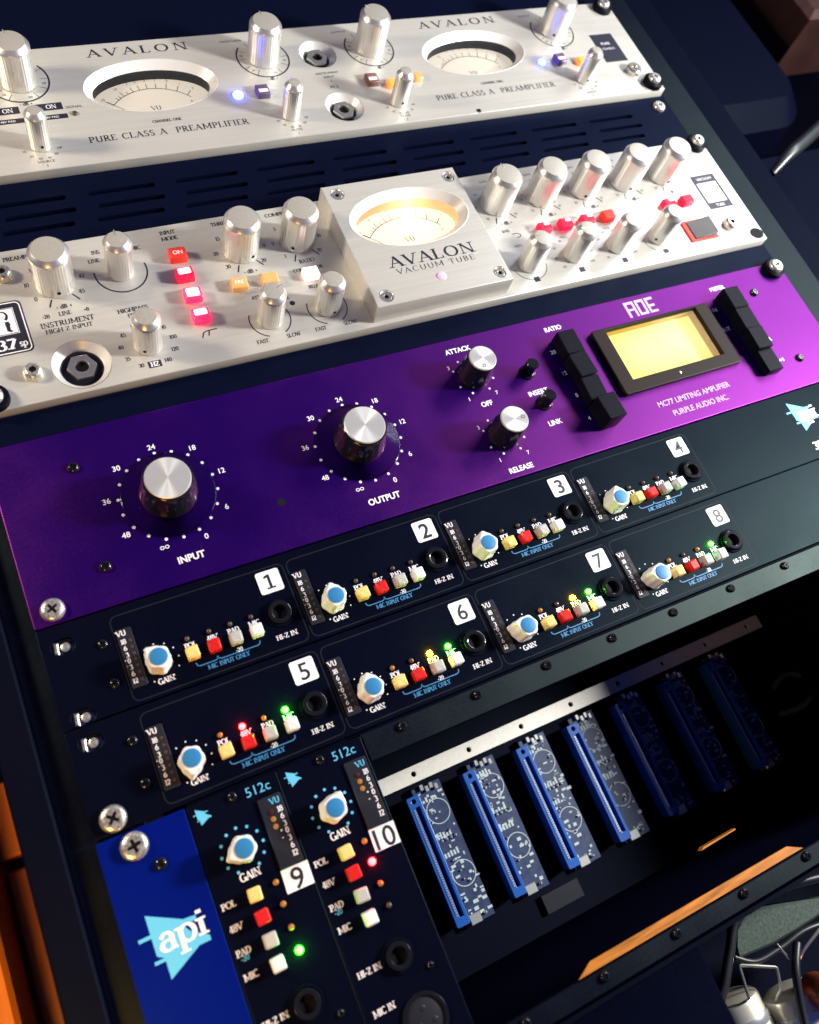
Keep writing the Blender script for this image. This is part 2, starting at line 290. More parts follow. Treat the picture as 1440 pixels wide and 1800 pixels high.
# serif capitals: strokes; a stroke ending in 't' is a hairline. (width, strokes)
GL = {
 'A': (.86, [(L2((.06, 0), (.42, 1)), 't'), (L2((.38, 1), (.80, 0)), 'T'), (L2((.18, .34), (.64, .34)), 'n')]),
 'V': (.86, [(L2((.06, 1), (.44, 0)), 'T'), (L2((.42, 0), (.80, 1)), 't')]),
 'L': (.66, [(L2((.14, 0), (.14, 1)), 'T'), (L2((.14, .03), (.60, .03)), 'n'), (L2((.60, 0), (.60, .24)), 'n')]),
 'O': (.98, [(arc(.48, .5, .40, .48, 0, 360, 28), 'a')]),
 'N': (.92, [(L2((.14, 0), (.14, 1)), 't'), (L2((.12, 1), (.80, 0)), 'd'), (L2((.80, 0), (.80, 1)), 't')]),
 'P': (.66, [(L2((.14, 0), (.14, 1)), 'T'), (L2((.14, .97), (.34, .97)) + arc(.34, .72, .24, .25, 90, -90) + [(.14, .47)], 'a')]),
 'U': (.84, [(L2((.14, 1), (.14, .3)) + arc(.42, .3, .28, .30, 180, 360) + [(.70, 1)], 'a')]),
 'R': (.76, [(L2((.14, 0), (.14, 1)), 'T'), (L2((.14, .97), (.34, .97)) + arc(.34, .74, .22, .23, 90, -90) + [(.14, .51)], 'a'), (L2((.36, .5), (.70, 0)), 'T')]),
 'E': (.66, [(L2((.14, 0), (.14, 1)), 'T'), (L2((.14, .97), (.56, .97)), 'n'), (L2((.14, .5), (.46, .5)), 'n'), (L2((.14, .03), (.60, .03)), 'n'), (L2((.56, .80), (.56, 1)), 'n'), (L2((.60, 0), (.60, .22)), 'n')]),
 'F': (.62, [(L2((.14, 0), (.14, 1)), 'T'), (L2((.14, .97), (.56, .97)), 'n'), (L2((.14, .5), (.46, .5)), 'n'), (L2((.56, .78), (.56, 1)), 'n')]),
 'C': (.82, [(arc(.46, .5, .38, .48, 45, 315, 22), 'a')]),
 'G': (.88, [(arc(.46, .5, .38, .48, 45, 330, 22), 'a'), (L2((.79, .08), (.79, .42)), 'T'), (L2((.58, .42), (.84, .42)), 'n')]),
 'S': (.58, [(arc(.28, .74, .20, .24, 20, 270, 12) + arc(.28, .25, .22, .25, 90, -160, 12), 'a')]),
 'M': (1.16, [(L2((.14, 0), (.14, 1)), 'T'), (L2((.14, 1), (.57, .15)), 'h'), (L2((.57, .15), (1.0, 1)), 'n'), (L2((1.0, 1), (1.0, 0)), 'T')]),
 'I': (.32, [(L2((.15, 0), (.15, 1)), 'T')]),
 'H': (.86, [(L2((.14, 0), (.14, 1)), 'T'), (L2((.70, 0), (.70, 1)), 'T'), (L2((.14, .5), (.70, .5)), 'n')]),
 'T': (.76, [(L2((.36, 0), (.36, 1)), 'T'), (L2((.04, .97), (.68, .97)), 'n'), (L2((.04, .78), (.04, 1)), 'n'), (L2((.68, .78), (.68, 1)), 'n')]),
 'B': (.70, [(L2((.14, 0), (.14, 1)), 'T'), (L2((.14, .97), (.32, .97)) + arc(.32, .75, .20, .22, 90, -90) + [(.14, .53)], 'a'), (L2((.14, .52), (.34, .52)) + arc(.34, .275, .24, .245, 90, -90) + [(.14, .03)], 'a')]),
 'D': (.84, [(L2((.14, 0), (.14, 1)), 'T'), (L2((.14, .97), (.30, .97)) + arc(.34, .5, .38, .47, 90, -90, 18) + [(.14, .03)], 'a')]),
 'K': (.80, [(L2((.14, 0), (.14, 1)), 'T'), (L2((.16, .42), (.66, 1)), 't'), (L2((.32, .58), (.70, 0)), 'T')]),
 'W': (1.1, [(L2((.06, 1), (.32, 0)), 'd'), (L2((.32, 0), (.56, 1)), 'n'), (L2((.54, 1), (.80, 0)), 'd'), (L2((.80, 0), (1.04, 1)), 't')]),
 'Y': (.80, [(L2((.38, 0), (.38, .45)), 'T'), (L2((.06, 1), (.38, .45)), 'T'), (L2((.38, .45), (.70, 1)), 't')]),
 'Z': (.72, [(L2((.08, .97), (.62, .97)), 'n'), (L2((.62, .97), (.08, .03)), 'd'), (L2((.08, .03), (.64, .03)), 'n'), (L2((.08, .8), (.08, 1)), 'n'), (L2((.64, 0), (.64, .2)), 'n')]),
 'X': (.80, [(L2((.08, 1), (.70, 0)), 'T'), (L2((.08, 0), (.68, 1)), 't')]),
 'Q': (.98, [(arc(.48, .5, .40, .48, 0, 360, 28), 'a'), (L2((.5, .2), (.9, -.14)), 'd')]),
 '-': (.44, [(L2((.06, .36), (.36, .36)), 'd')]), '+': (.56, [(L2((.06, .42), (.46, .42)), 'd'), (L2((.26, .2), (.26, .64)), 'd')]),
 '.': (.26, [(L2((.08, .06), (.18, .06)), 'd')]), ' ': (.42, []),
 '0': (.64, [(arc(.30, .5, .24, .48, 0, 360, 22), 'a')]), '1': (.46, [(L2((.24, 0), (.24, 1)), 'T')]),
 '2': (.64, [(arc(.30, .72, .23, .26, 170, -20, 12) + [(.08, .05)], 'a'), (L2((.08, .04), (.54, .04)), 'd')]),
 '3': (.62, [(arc(.28, .75, .22, .23, 150, -90, 12), 'a'), (arc(.28, .26, .25, .26, 90, -150, 12), 'a')]),
 '4': (.66, [(L2((.42, 0), (.42, 1)), 'T'), (L2((.42, 1), (.05, .3)), 'n'), (L2((.05, .3), (.58, .3)), 'n')]),
 '5': (.62, [(L2((.50, .96), (.14, .96)), 'd'), (L2((.14, .96), (.12, .52)), 'n'), (arc(.27, .32, .26, .30, 120, -150, 14), 'a')]),
 '6': (.64, [(arc(.30, .30, .24, .28, 0, 360, 18), 'a'), (L2((.07, .34), (.16, .72), (.46, .98)), 'a')]),
 '7': (.60, [(L2((.06, .95), (.54, .95)), 'd'), (L2((.54, .95), (.22, 0)), 'T')]),
 '8': (.64, [(arc(.30, .74, .21, .23, 0, 360, 18), 'a'), (arc(.30, .27, .25, .26, 0, 360, 18), 'a')]),
 '9': (.64, [(arc(.30, .68, .24, .28, 0, 360, 18), 'a'), (L2((.53, .64), (.44, .28), (.14, .02)), 'a')]),
 'a': (.60, [(L2((.08, .52), (.20, .66), (.36, .66), (.44, .54), (.44, .06), (.56, .02)), 'a'), (arc(.26, .20, .20, .19, 60, 330, 14), 'a')]),
 'p': (.70, [(L2((.14, .66), (.14, -.34)), 'T'), (arc(.36, .34, .24, .32, 150, -150, 18), 'a')]),
 'i': (.34, [(L2((.16, 0), (.16, .66)), 'T'), (L2((.16, .84), (.16, .97)), 'w')]),
 's': (.48, [(arc(.22, .50, .15, .16, 20, 270, 10) + arc(.22, .17, .17, .17, 90, -160, 10), 'a')]),
 't': (.42, [(L2((.18, .9), (.18, .1), (.30, 0), (.38, .08)), 'a'), (L2((.03, .64), (.36, .64)), 'd')]),
 'd': (.66, [(L2((.50, 0), (.50, 1)), 'T'), (arc(.28, .33, .22, .32, 40, 320, 18), 'a')]),
}
GL["'"] = (.2, [(L2((.1, .8), (.1, 1)), 'd')])
def serif(t, thick=.13, thin=.05, slab=None, track=0.0):
    mb = MB(); mb.flat = True; x = 0; zk = 0
    slab = slab or thin
    for ch in t:
        wd, strokes = GL.get(ch, GL.get(ch.upper(), GL['-']))
        zk = 0
        for pts, k in strokes:
            zk += .012
            P = [(x + p[0], p[1]) for p in pts]
            if k == 'a':
                W = []
                for i in range(len(P)):
                    a, b = P[max(i - 1, 0)], P[min(i + 1, len(P) - 1)]; d = math.hypot(b[0] - a[0], b[1] - a[1]) or 1
                    W.append(thin + (thick - thin) * abs(b[1] - a[1]) / d)
                mb.ribbon(P, W, zk)
            else:
                wdt = {'T': thick, 'd': thick * .85, 't': thin, 'n': thin, 'w': thick * 1.15, 'h': thick * .6}[k]
                mb.ribbon(P, wdt, zk)
                if k in 'Tt':
                    for q in (P[0], P[-1]):
                        if ch in 'AVWYNMK' and abs(q[1] - .5) < .45: continue
                        if (ch == 'A' and q[1] > .5) or (ch == 'V' and q[1] < .5) or (ch in 'i7'and q[1] > .7 and ch == '7'): continue
                        hw = thick * 1.05; y = q[1] - slab / 2 if q[1] > .3 else q[1] + slab / 2
                        zk += .012; mb.add([(q[0] - hw, y - slab / 2, zk), (q[0] + hw, y - slab / 2, zk), (q[0] + hw, y + slab / 2, zk), (q[0] - hw, y + slab / 2, zk)], [(0, 1, 2, 3)])
        x += wd + track
    return mb, x - track
class Print:
    """all flat print of one colour on one unit"""
    def __init__(s, z): s.mb = MB(); s.mb.flat = True; s.z = z; s.j = 0
    def _put(s, V, F, wd, x, y, h, al, rot=0, sx=1.0, z=None):
        x0 = {'c': -wd * sx * h / 2, 'l': 0, 'r': -wd * sx * h}[al]; zz = (s.z if z is None else z)
        c, q = cos(radians(rot)), sin(radians(rot)); out = []
        for p in V:
            a, b = p[0] * h * sx + x0, p[1] * h - h / 2; out.append((x + a * c - b * q, y + a * q + b * c, zz + (p[2] if len(p) > 2 else 0)))
        s.mb.add(out, F)
    def sans(s, t, x, y, h, al='c', bold=0.012, rot=0, sx=1.0, z=None):
        V, F, wd = sans(t, bold); s._put(V, F, wd, x, y, h, al, rot, sx, z)
    def serif(s, t, x, y, h, al='c', thick=.19, thin=.10, slab=None, track=0.0, width=None, z=None):
        mb, wd = serif(t, thick, thin, slab, track); sx = 1.0 if width is None else width / (wd * h)
        for i, f in enumerate(mb.f): pass
        V = mb.v; s._put(V, mb.f, wd, x, y, h, al, 0, sx, z)
    def line(s, pts, wd, closed=False, z=None): s.mb.ribbon(pts, wd, s.z if z is None else z, closed)
    def rect(s, x0, x1, y0, y1, z=None): s.mb.poly([(x0, y0), (x1, y0), (x1, y1), (x0, y1)], s.z if z is None else z)
    def dot(s, x, y, r, n=12, z=None): s.mb.poly(ell(x, y, r, r, n), s.z if z is None else z)
    def poly(s, pts, z=None): s.mb.poly(pts, s.z if z is None else z)
    def done(s, name, m, parent, label=None): return tag(part(name, s.mb, m, parent, None, label), kind='stuff')

_mc = {}
def cached(key, fn):
    if key not in _mc: _mc[key] = fn()
    return _mc[key]

# ------------------------------------------------------------------ shared components (meshes about their own base centre)
def fluted(n, d): return lambda t, r, z: d * (0.5 + 0.5 * cos(n * t))
def alu_knob(parent, x, y, z0, r, h, ang, dot=True, seg=160):
    """tall fluted aluminium knob with a polished shoulder, a matte top and a dot near the foot"""
    def body():
        k = int(seg / 4); fl = fluted(k, -0.16)
        mb = MB(); f2 = lambda t, rr, z: fl(t, rr, z) if 1.2 < z < h - 4.2 else 0
        mb.lathe(0, 0, [(r - .5, 0), (r, .5), (r, 1.4), (r, h - 4.4), (r, h - 2.6), (r - .25, h - 2.1), (r - 1.75, h - .25), (r - 2.0, h)], seg, f2, cap=False)
        return mb.mesh('knob', M['knob'], ang=40)
    def top():
        mb = MB(); mb.lathe(0, 0, [(r - 2.0, h - .01), (r - 2.15, h + .02), (.3, h + .02)], 48); return mb.mesh('knob_top', M['knobtop'])
    def dotm():
        mb = MB(); rd = .95 if r > 8 else .8; mb.lathe(0, 0, [(rd, 0), (rd, .12), (.2, .12)], 16); me = mb.mesh('indicator_dot', M['dark'])
        me.transform(Matrix.Translation(Vector((0, -(r + .02) * S, 3.6 * S))) @ Matrix.Rotation(radians(90), 4, 'X')); return me
    def mark():
        mb = MB(); mb.box(-.28, .28, r - 4.6, r - 1.2, h + .03, h + .16); return mb.mesh('pointer_line', M['bright'])
    o = place('knob', cached(('ak', r, h), body), parent, (x, y, z0), radians(ang))
    place('knob_top', cached(('akt', r, h), top), o, (x, y, z0))
    if dot: place('indicator_dot', cached(('akd', r, h), dotm), o, (x, y, z0))
    else: place('pointer_line', cached(('akm', r, h), mark), o, (x, y, z0))
    return o
def screw_mesh(r, hgt, kind='phillips'):
    def f():
        c = r * .62; a, b = r * .14, r * .50
        cross = [(a, a), (b, a * .8), (b, -a * .8), (a, -a), (a * .8, -b), (-a * .8, -b), (-a, -a), (-b, -a * .8), (-b, a * .8), (-a, a), (-a * .8, b), (a * .8, b)]
        if kind == 'hex': cross = ell(0, 0, r * .42, r * .42, 6)
        mb = filled([ell(0, 0, c, c, 32), cross], hgt - .9, hgt)
        mb.lathe(0, 0, [(r, 0), (r, hgt * .35), (r * .93, hgt * .68), (r * .80, hgt * .90), (c, hgt)], 32, cap=False)
        mb.k = 1; mb.poly(ell(0, 0, r * .6, r * .6, 16), hgt - .85)
        return mb.mesh('screw', [M['screw'], M['dark']], ang=50)
    return cached(('sc', r, hgt, kind), f)
def rack_screw(x, y, z, label, collar=0, r=5.0, rz=0.3, h=2.6):
    o = thing('rack_screw', (x, y, z), label, 'screw', 'rack screws')
    zz = z
    if collar:
        mb = MB(); mb.lathe(x, y, [(7.0, z), (7.0, z + collar * .8), (6.0, z + collar)], 32); part('washer', mb, 'keycap', o); zz = z + collar
    place('screw_head', screw_mesh(r, h), o, (x, y, zz), rz); return o
def small_screw(parent, x, y, z, r=2.2, h=1.5, m='blackgloss', rz=0.4):
    def f():
        a = r * .14; b = r * .5
        cross = [(a, a), (b, a), (b, -a), (a, -a), (a, -b), (-a, -b), (-a, -a), (-b, -a), (-b, a), (-a, a), (-a, b), (a, b)]
        mb = filled([ell(0, 0, r * .62, r * .62, 20), cross], h - .5, h)
        mb.lathe(0, 0, [(r, 0), (r * .95, h * .45), (r * .8, h * .85), (r * .62, h)], 20, cap=False); mb.poly(ell(0, 0, r * .6, r * .6, 12), h - .45)
        return mb.mesh('panel_screw', M[m], ang=50)
    return place('panel_screw', cached(('ss', r, h, m), f), parent, (x, y, z), rz)
def led(parent, x, y, z, m, r=1.45, h=1.6, label=None, n=16):
    def f():
        mb = MB(); mb.lathe(0, 0, [(r, -.3), (r, h * .35), (r * .86, h * .7), (r * .5, h * .95), (.1, h)], n); return mb.mesh('led', M[m])
    return place('led', cached(('led', r, h, m), f), parent, (x, y, z), 0, label)
def button(parent, x, y, z, m, w=5.2, d=5.2, h=5.5, ch=.7, name='button', label=None):
    def f():
        mb = MB(); mb.prism(rrect(-w / 2, w / 2, -d / 2, d / 2, .5, 2), -.4, h, ch); return mb.mesh(name, M[m])
    o = place(name, cached(('bt', w, d, h, ch, m), f), parent, (x, y, z), random.uniform(-.05, .05), label)
    if h > 4.8 and w < 6: o.rotation_euler.x = random.uniform(-.035, .035); o.rotation_euler.y = random.uniform(-.035, .035); o.location.z -= random.uniform(0, .5) * S
    return o
def jack(parent, x, y, z, r_out, style):
    """phone jack; style 'dish' sits in a conical recess, 'nut' is a black collar"""
    if style == 'dish':
        mb = MB(); mb.lathe(x, y, [(r_out, z), (r_out - 3.6, z - 4.0)], 64, cap=False)
        o = part('jack_dish', mb, 'rim', parent, (x, y, z))
        mb = MB(); mb.lathe(x, y, [(r_out - 3.4, z - 4.0), (r_out - 4.4, z - 3.4), (r_out - 5.4, z - 3.4), (6.4, z - 3.6)], 48); part('washer', mb, 'blackgloss', o)
        mb = filled([ell(x, y, 7.0, 7.0, 6), ell(x, y, 3.2, 3.2, 24)], z - 3.8, z - 1.8, .2); part('nut', mb, 'steel', o)
        mb = MB(); mb.lathe(x, y, [(3.3, z - 1.9), (3.2, z - 3.55)], 24); part('socket', mb, 'dark', o)
    else:
        mb = filled([ell(x, y, r_out, r_out, 40), ell(x, y, 3.25, 3.25, 24)], z, z + 2.4, .35); o = part('jack', mb, 'blackgloss', parent, (x, y, z))
        mb = filled([ell(x, y, r_out + 1.3, r_out + 1.3, 40), ell(x, y, r_out, r_out, 40)], z, z + .8, .2); part('collar', mb, 'blackmatte', o)
        mb = MB(); mb.lathe(x, y, [(3.25, z + 2.2), (3.2, z + .1)], 24); part('socket', mb, 'dark', o)
    return o

# ------------------------------------------------------------------ rack structure
RX = 241.3
def equipment_rack():
    t = thing('equipment_rack', (0, 100, -60), 'black steel equipment rack whose rails hold all the audio units', 'rack')
    mb = filled([rrect(-252, -222, -240, 460, 1)] + [rrect(-237.5, -227.5, y - 4.6, y + 4.6, .8, 2) for y in (97, -9.6, -40.5, -51.2, 217)], -6.2, -3.9, .2)
    part('rack_rail', mb, 'rail', t)
    mb = filled([rrect(222, 268, -240, 460, 1)] + [rrect(227.5, 237.5, y - 4.6, y + 4.6, .8, 2) for y in (97, 217)], -6.2, -3.9, .2)
    part('rack_rail', mb, 'rail', t)
    mb = MB(); mb.box(-266, -252.2, -240, 460, -180, 2, .8); part('side_panel', mb, 'blackmatte', t, None)
    mb = MB(); mb.box(268.2, 300, -240, 460, -180, -8, 4); part('side_panel', mb, 'blackmatte', t, None)
    for y in (97, -9.6, -40.5, -51.2):
        zt = -4.4 if y > 50 else -1.0; mb = MB(); mb.box(-237.0, -228, y - 3.0, y + 3.0, -9, -6.4, .5); mb.prism([(-236.8, y - 2.4), (-234.6, y - 2.9), (-234.0, y + 2.4), (-236.2, y + 2.9)], -6.5, zt - .3, .6)
        mb.lathe(-231.6, y - .4, [(2.0, -6.4), (2.0, zt - .4), (1.3, zt - .1)], 14)
        part('cage_nut', mb, 'screw', t, (-232.5, y, -9), 'shiny cage nut glinting through an empty rack hole')
    return t
equipment_rack()

def front_plate(x0, x1, y0, y1, z0, z1, holes=(), bev=.35, r=.8):
    return filled([rrect(x0, x1, y0, y1, r, 3)] + list(holes), z0, z1, bev)

# vent panels and blanks
def vent_panel(y0, y1, label, slots):
    t = thing('vent_panel', (0, (y0 + y1) / 2, -3.5), label, 'vent panel')
    holes = []
    if slots:
        for bx in range(-4, 5):
            for k in range(3): cx = bx * 47 + (k % 2) * 3; cy = (y0 + y1) / 2 - 9 + 9 * k; holes.append(rrect(cx - 18, cx + 18, cy - 1.5, cy + 1.5, 1.4, 2))
    part('panel', front_plate(-RX, RX, y0, y1, -3.4, -1.2, holes, .08), 'vent', t)
    mb = MB(); mb.box(-214, 214, y0 + 2, y1 - 2, -8, -3.5); part('back_plate', mb, 'blackmatte', t)
    return t
vent_panel(193.6, 239.4, 'black vented blank panel with faint slots between the two silver units', True)
vent_panel(331, 420, 'plain black blank panel above the top silver preamplifier', False)
vent_panel(88.9, 103.2, 'narrow black filler strip between the silver strip and the purple unit', False)

# ------------------------------------------------------------------ dial print helpers
def scale_arc(P, cx, cy, r, a0, a1, n, wd=.35):
    P.line([(cx + r * cos(radians(a0 + (a1 - a0) * i / n)), cy + r * sin(radians(a0 + (a1 - a0) * i / n))) for i in range(n + 1)], wd)
def tick(P, cx, cy, r0, r1, a, wd=.4):
    c, s_ = cos(radians(a)), sin(radians(a)); P.line([(cx + r0 * c, cy + r0 * s_), (cx + r1 * c, cy + r1 * s_)], wd)

def oval_meter(parent, cx, cy, zf, a, b, card, wall, depth, label, text='VU'):
    """oval meter: polished countersunk rim, well, dial card, scale, needle and a thin window"""
    z1 = zf - 4.2; z2 = zf - depth; a1, b1 = a - 4.6, b - 4.0
    mb = MB(); mb.flat = True; mb.poly(ell(cx, cy, a1 + 3, b1 + 3, 48), z2); m = part('vu_meter', mb, card, parent, (cx, cy, z2), label)
    mb = MB(); mb.rings([[(x, y, zf + .02) for x, y in ell(cx, cy, a + .35, b + .35, 96)], [(x, y, zf + .12) for x, y in ell(cx, cy, a, b, 96)], [(x, y, z1) for x, y in ell(cx, cy, a1, b1, 96)]]); part('rim', mb, 'rim', m)
    mb = MB(); mb.rings([[(x, y, z1 - .02) for x, y in ell(cx, cy, a1 - .02, b1 - .02, 72)], [(x, y, z2 + .0) for x, y in ell(cx, cy, a1 + .1, b1 + .1, 72)]]); part('well', mb, wall, m)
    P = Print(z2 + .08); oy = cy - 26 + 4; R = 31
    A0, A1 = 137, 43
    scale_arc(P, cx, oy, R, A0, A1, 30, .45)
    for i, (f, ln) in enumerate(((0, 4), (.10, 2.2), (.14, 2.2), (.19, 4), (.25, 2.2), (.32, 4), (.40, 4), (.49, 4), (.59, 4), (.70, 4.6), (.82, 4.6), (.95, 4.6))):
        tick(P, cx, oy, R, R + ln, A0 + (A1 - A0) * f, .4)
    for f, t in ((0, '20'), (.19, '10'), (.32, '7'), (.40, '5'), (.49, '3'), (.59, '1'), (.70, '0'), (.82, '1'), (.95, '3')):
        g = radians(A0 + (A1 - A0) * f); P.sans(t, cx + (R + 7) * cos(g), oy + (R + 7) * sin(g), 1.9, bold=.0)
    P.serif(text, cx, cy - 6.5, 3.4, thick=.15, thin=.05); P.sans('A', cx + 22, cy - 4, 1.6)
    P.done('scale_print', 'pblack', m)
    mb = MB(); g = radians(139); mb.ribbon([(cx + 20 * cos(g), oy + 20 * sin(g)), (cx + 36 * cos(g), oy + 36 * sin(g))], .4, z2 + .9); mb.flat = True; part('needle', mb, 'pblack', m)
    mb = MB(); mb.flat = True; mb.poly(ell(cx, cy, a1, b1, 48), z1 - .3); part('window', mb, 'glass', m)
    return m

# ------------------------------------------------------------------ top unit: two channel preamplifier
def top_preamp():
    zf = 3.6; y0, y1 = 240.6, 329.6
    t = thing('stereo_preamplifier', (0, 285, 0), 'silver two channel tube preamplifier with two oval meters, top unit in the rack', 'preamplifier')
    mets = [(-104, 293.4), (111, 293.4)]; jks = [(3, 305), (3, 259.6)]
    holes = [ell(x, y, 38.3, 20.3, 72) for x, y in mets] + [ell(x, y, 11.6, 11.6, 48) for x, y in jks]
    part('front_panel', front_plate(-RX, RX, y0, y1, -2.8, zf, holes, .5), 'silver', t)
    mb = MB(); mb.box(-215, 215, y0 + 1.5, y1 - 1.5, -170, -12); part('chassis', mb, 'blackmatte', t)
    for i, (x, y) in enumerate(mets): oval_meter(t, x, y, zf, 38.3, 20.3, 'cream', 'well', 10.5, None)
    for x, y in jks: jack(t, x, y, zf, 11.6, 'dish')
    P = Print(zf + .06)
    for cx in (-174, -32.5, 39, 180.5):
        alu_knob(t, cx, 306, zf, 9.6, 24.6, {-174: 10, -32.5: 8, 39: 35, 180.5: -28}[cx], cx in (180.5,))
        scale_arc(P, cx, 306, 16.0, 140, 400, 48, .9)
        for k in range(11): tick(P, cx, 306, 11.2, 15.6, 240 - 30 * k, .3)
        for k in range(0, 11, 2): g = radians(225 - 30 * k); P.sans(str(10 + 5 * k), cx + 13.2 * cos(g), 306 + 13.2 * sin(g), 1.6, bold=0)
        P.sans('HIGH GAIN' if cx < 0 else 'OUTPUT', cx - 15, 322.5, 1.9, bold=0)
        P.serif('- dB +', cx, 288.4, 2.1)
    for cx, dg in ((-174, 0), (-32.5, 18), (39, 0), (180.5, -8)):
        alu_knob(t, cx, 258, zf, 5.4, 22.6, dg, cx not in (-32.5,), 112)
        for k in range(6): g = radians(200 + 28 * k); P.sans(str([10, 20, 30, 45, 60, 'HP'][k]), cx + 9.5 * cos(g), 258 + 9.5 * sin(g), 1.5, bold=0)
        P.sans('SOURCE' if abs(cx) > 100 else 'FILTER', cx, 246.4, 1.7, bold=0); P.sans('1', cx, 243.6, 1.8)
    for cx, nm in ((-104, 'ONE'), (111, 'TWO')):
        P.serif('AVALON', cx, 322, 6.0, thick=.15, thin=.06, track=.32, width=58)
        P.serif('CHANNEL ' + nm, cx, 265.2, 1.9); P.serif('PURE CLASS A  PREAMPLIFIER', cx, 257.4, 4.2, thick=.15, thin=.06, track=.14, width=90)
    P.sans('SIGNAL', -150.3, 283, 1.9, bold=0); P.sans('INSTRUMENT', 3, 288.4, 1.8, bold=0); P.sans('INPUT', 3, 285, 1.8, bold=0); P.sans('1', 3, 281.4, 1.9); P.sans('IN 2', 3, 276.6, 2.2)
    for x in (-186, -163.6):
        P.rect(x - 7.5, x + 7.5, 282.0, 287.2); P.rect(x - 8.5, x + 8.5, 275.2, 278.6)
    P.rect(207.8, 226.8, 271, 298.4)
    P.done('black_lettering', 'pblack', t)
    W = Print(zf + .12)
    for x in (-186, -163.6): W.serif('ON', x + 1.5, 284.6, 2.8, thick=.16, thin=.07); W.sans('48V PAD', x, 276.9, 1.5, bold=0)
    W.sans('PURE', 217, 289, 2.4, bold=0); W.sans('CLASS A', 217, 284, 2.0, bold=0)
    W.done('white_lettering', 'pwhite', t)
    led(t, -57.9, 278.0, zf, 'bluled', 3.0, 1.6, 'glowing blue power lamp', 24); led(t, 157.0, 277.8, zf, 'bluled', 2.6, 1.4, 'glowing blue power lamp', 24)
    for x, m in ((-43.2, 'purplesw'), (28.4, 'brownsw'), (170.7, 'purplesw')):
        b = button(t, x, 277, zf, m, 7.6, 8.2, 3.6, .5, 'push_switch')
        q = Print(zf + 3.66); q.rect(x - 2.8, x + 2.8, 274.5, 277.2); q.done('switch_label', 'pwhite', b)
    button(t, 40.5, 272.0, zf, 'orangelit', 6, 6, 3.4, .5, 'push_switch', 'glowing orange push switch'); button(t, 60.0, 275.5, zf, 'amberlens', 5.4, 6, 3.2, .5, 'push_switch')
    button(t, 186.5, 273.0, zf, 'orangelit', 6, 6, 3.4, .5, 'push_switch', 'glowing orange push switch')
    led(t, -151.2, 277.6, zf, 'offdark', 1.6, 1.2)
    mb = MB(); mb.lathe(224, 260, [(5.2, zf), (5.2, zf + 3), (4.4, zf + 4), (2.4, zf + 4), (2.2, zf + 2.4)], 32); part('handle_bush', mb, 'steel', t)
    small_screw(t, 90.0, 242.6, zf, 1.6, .6)
    return t
top_preamp()

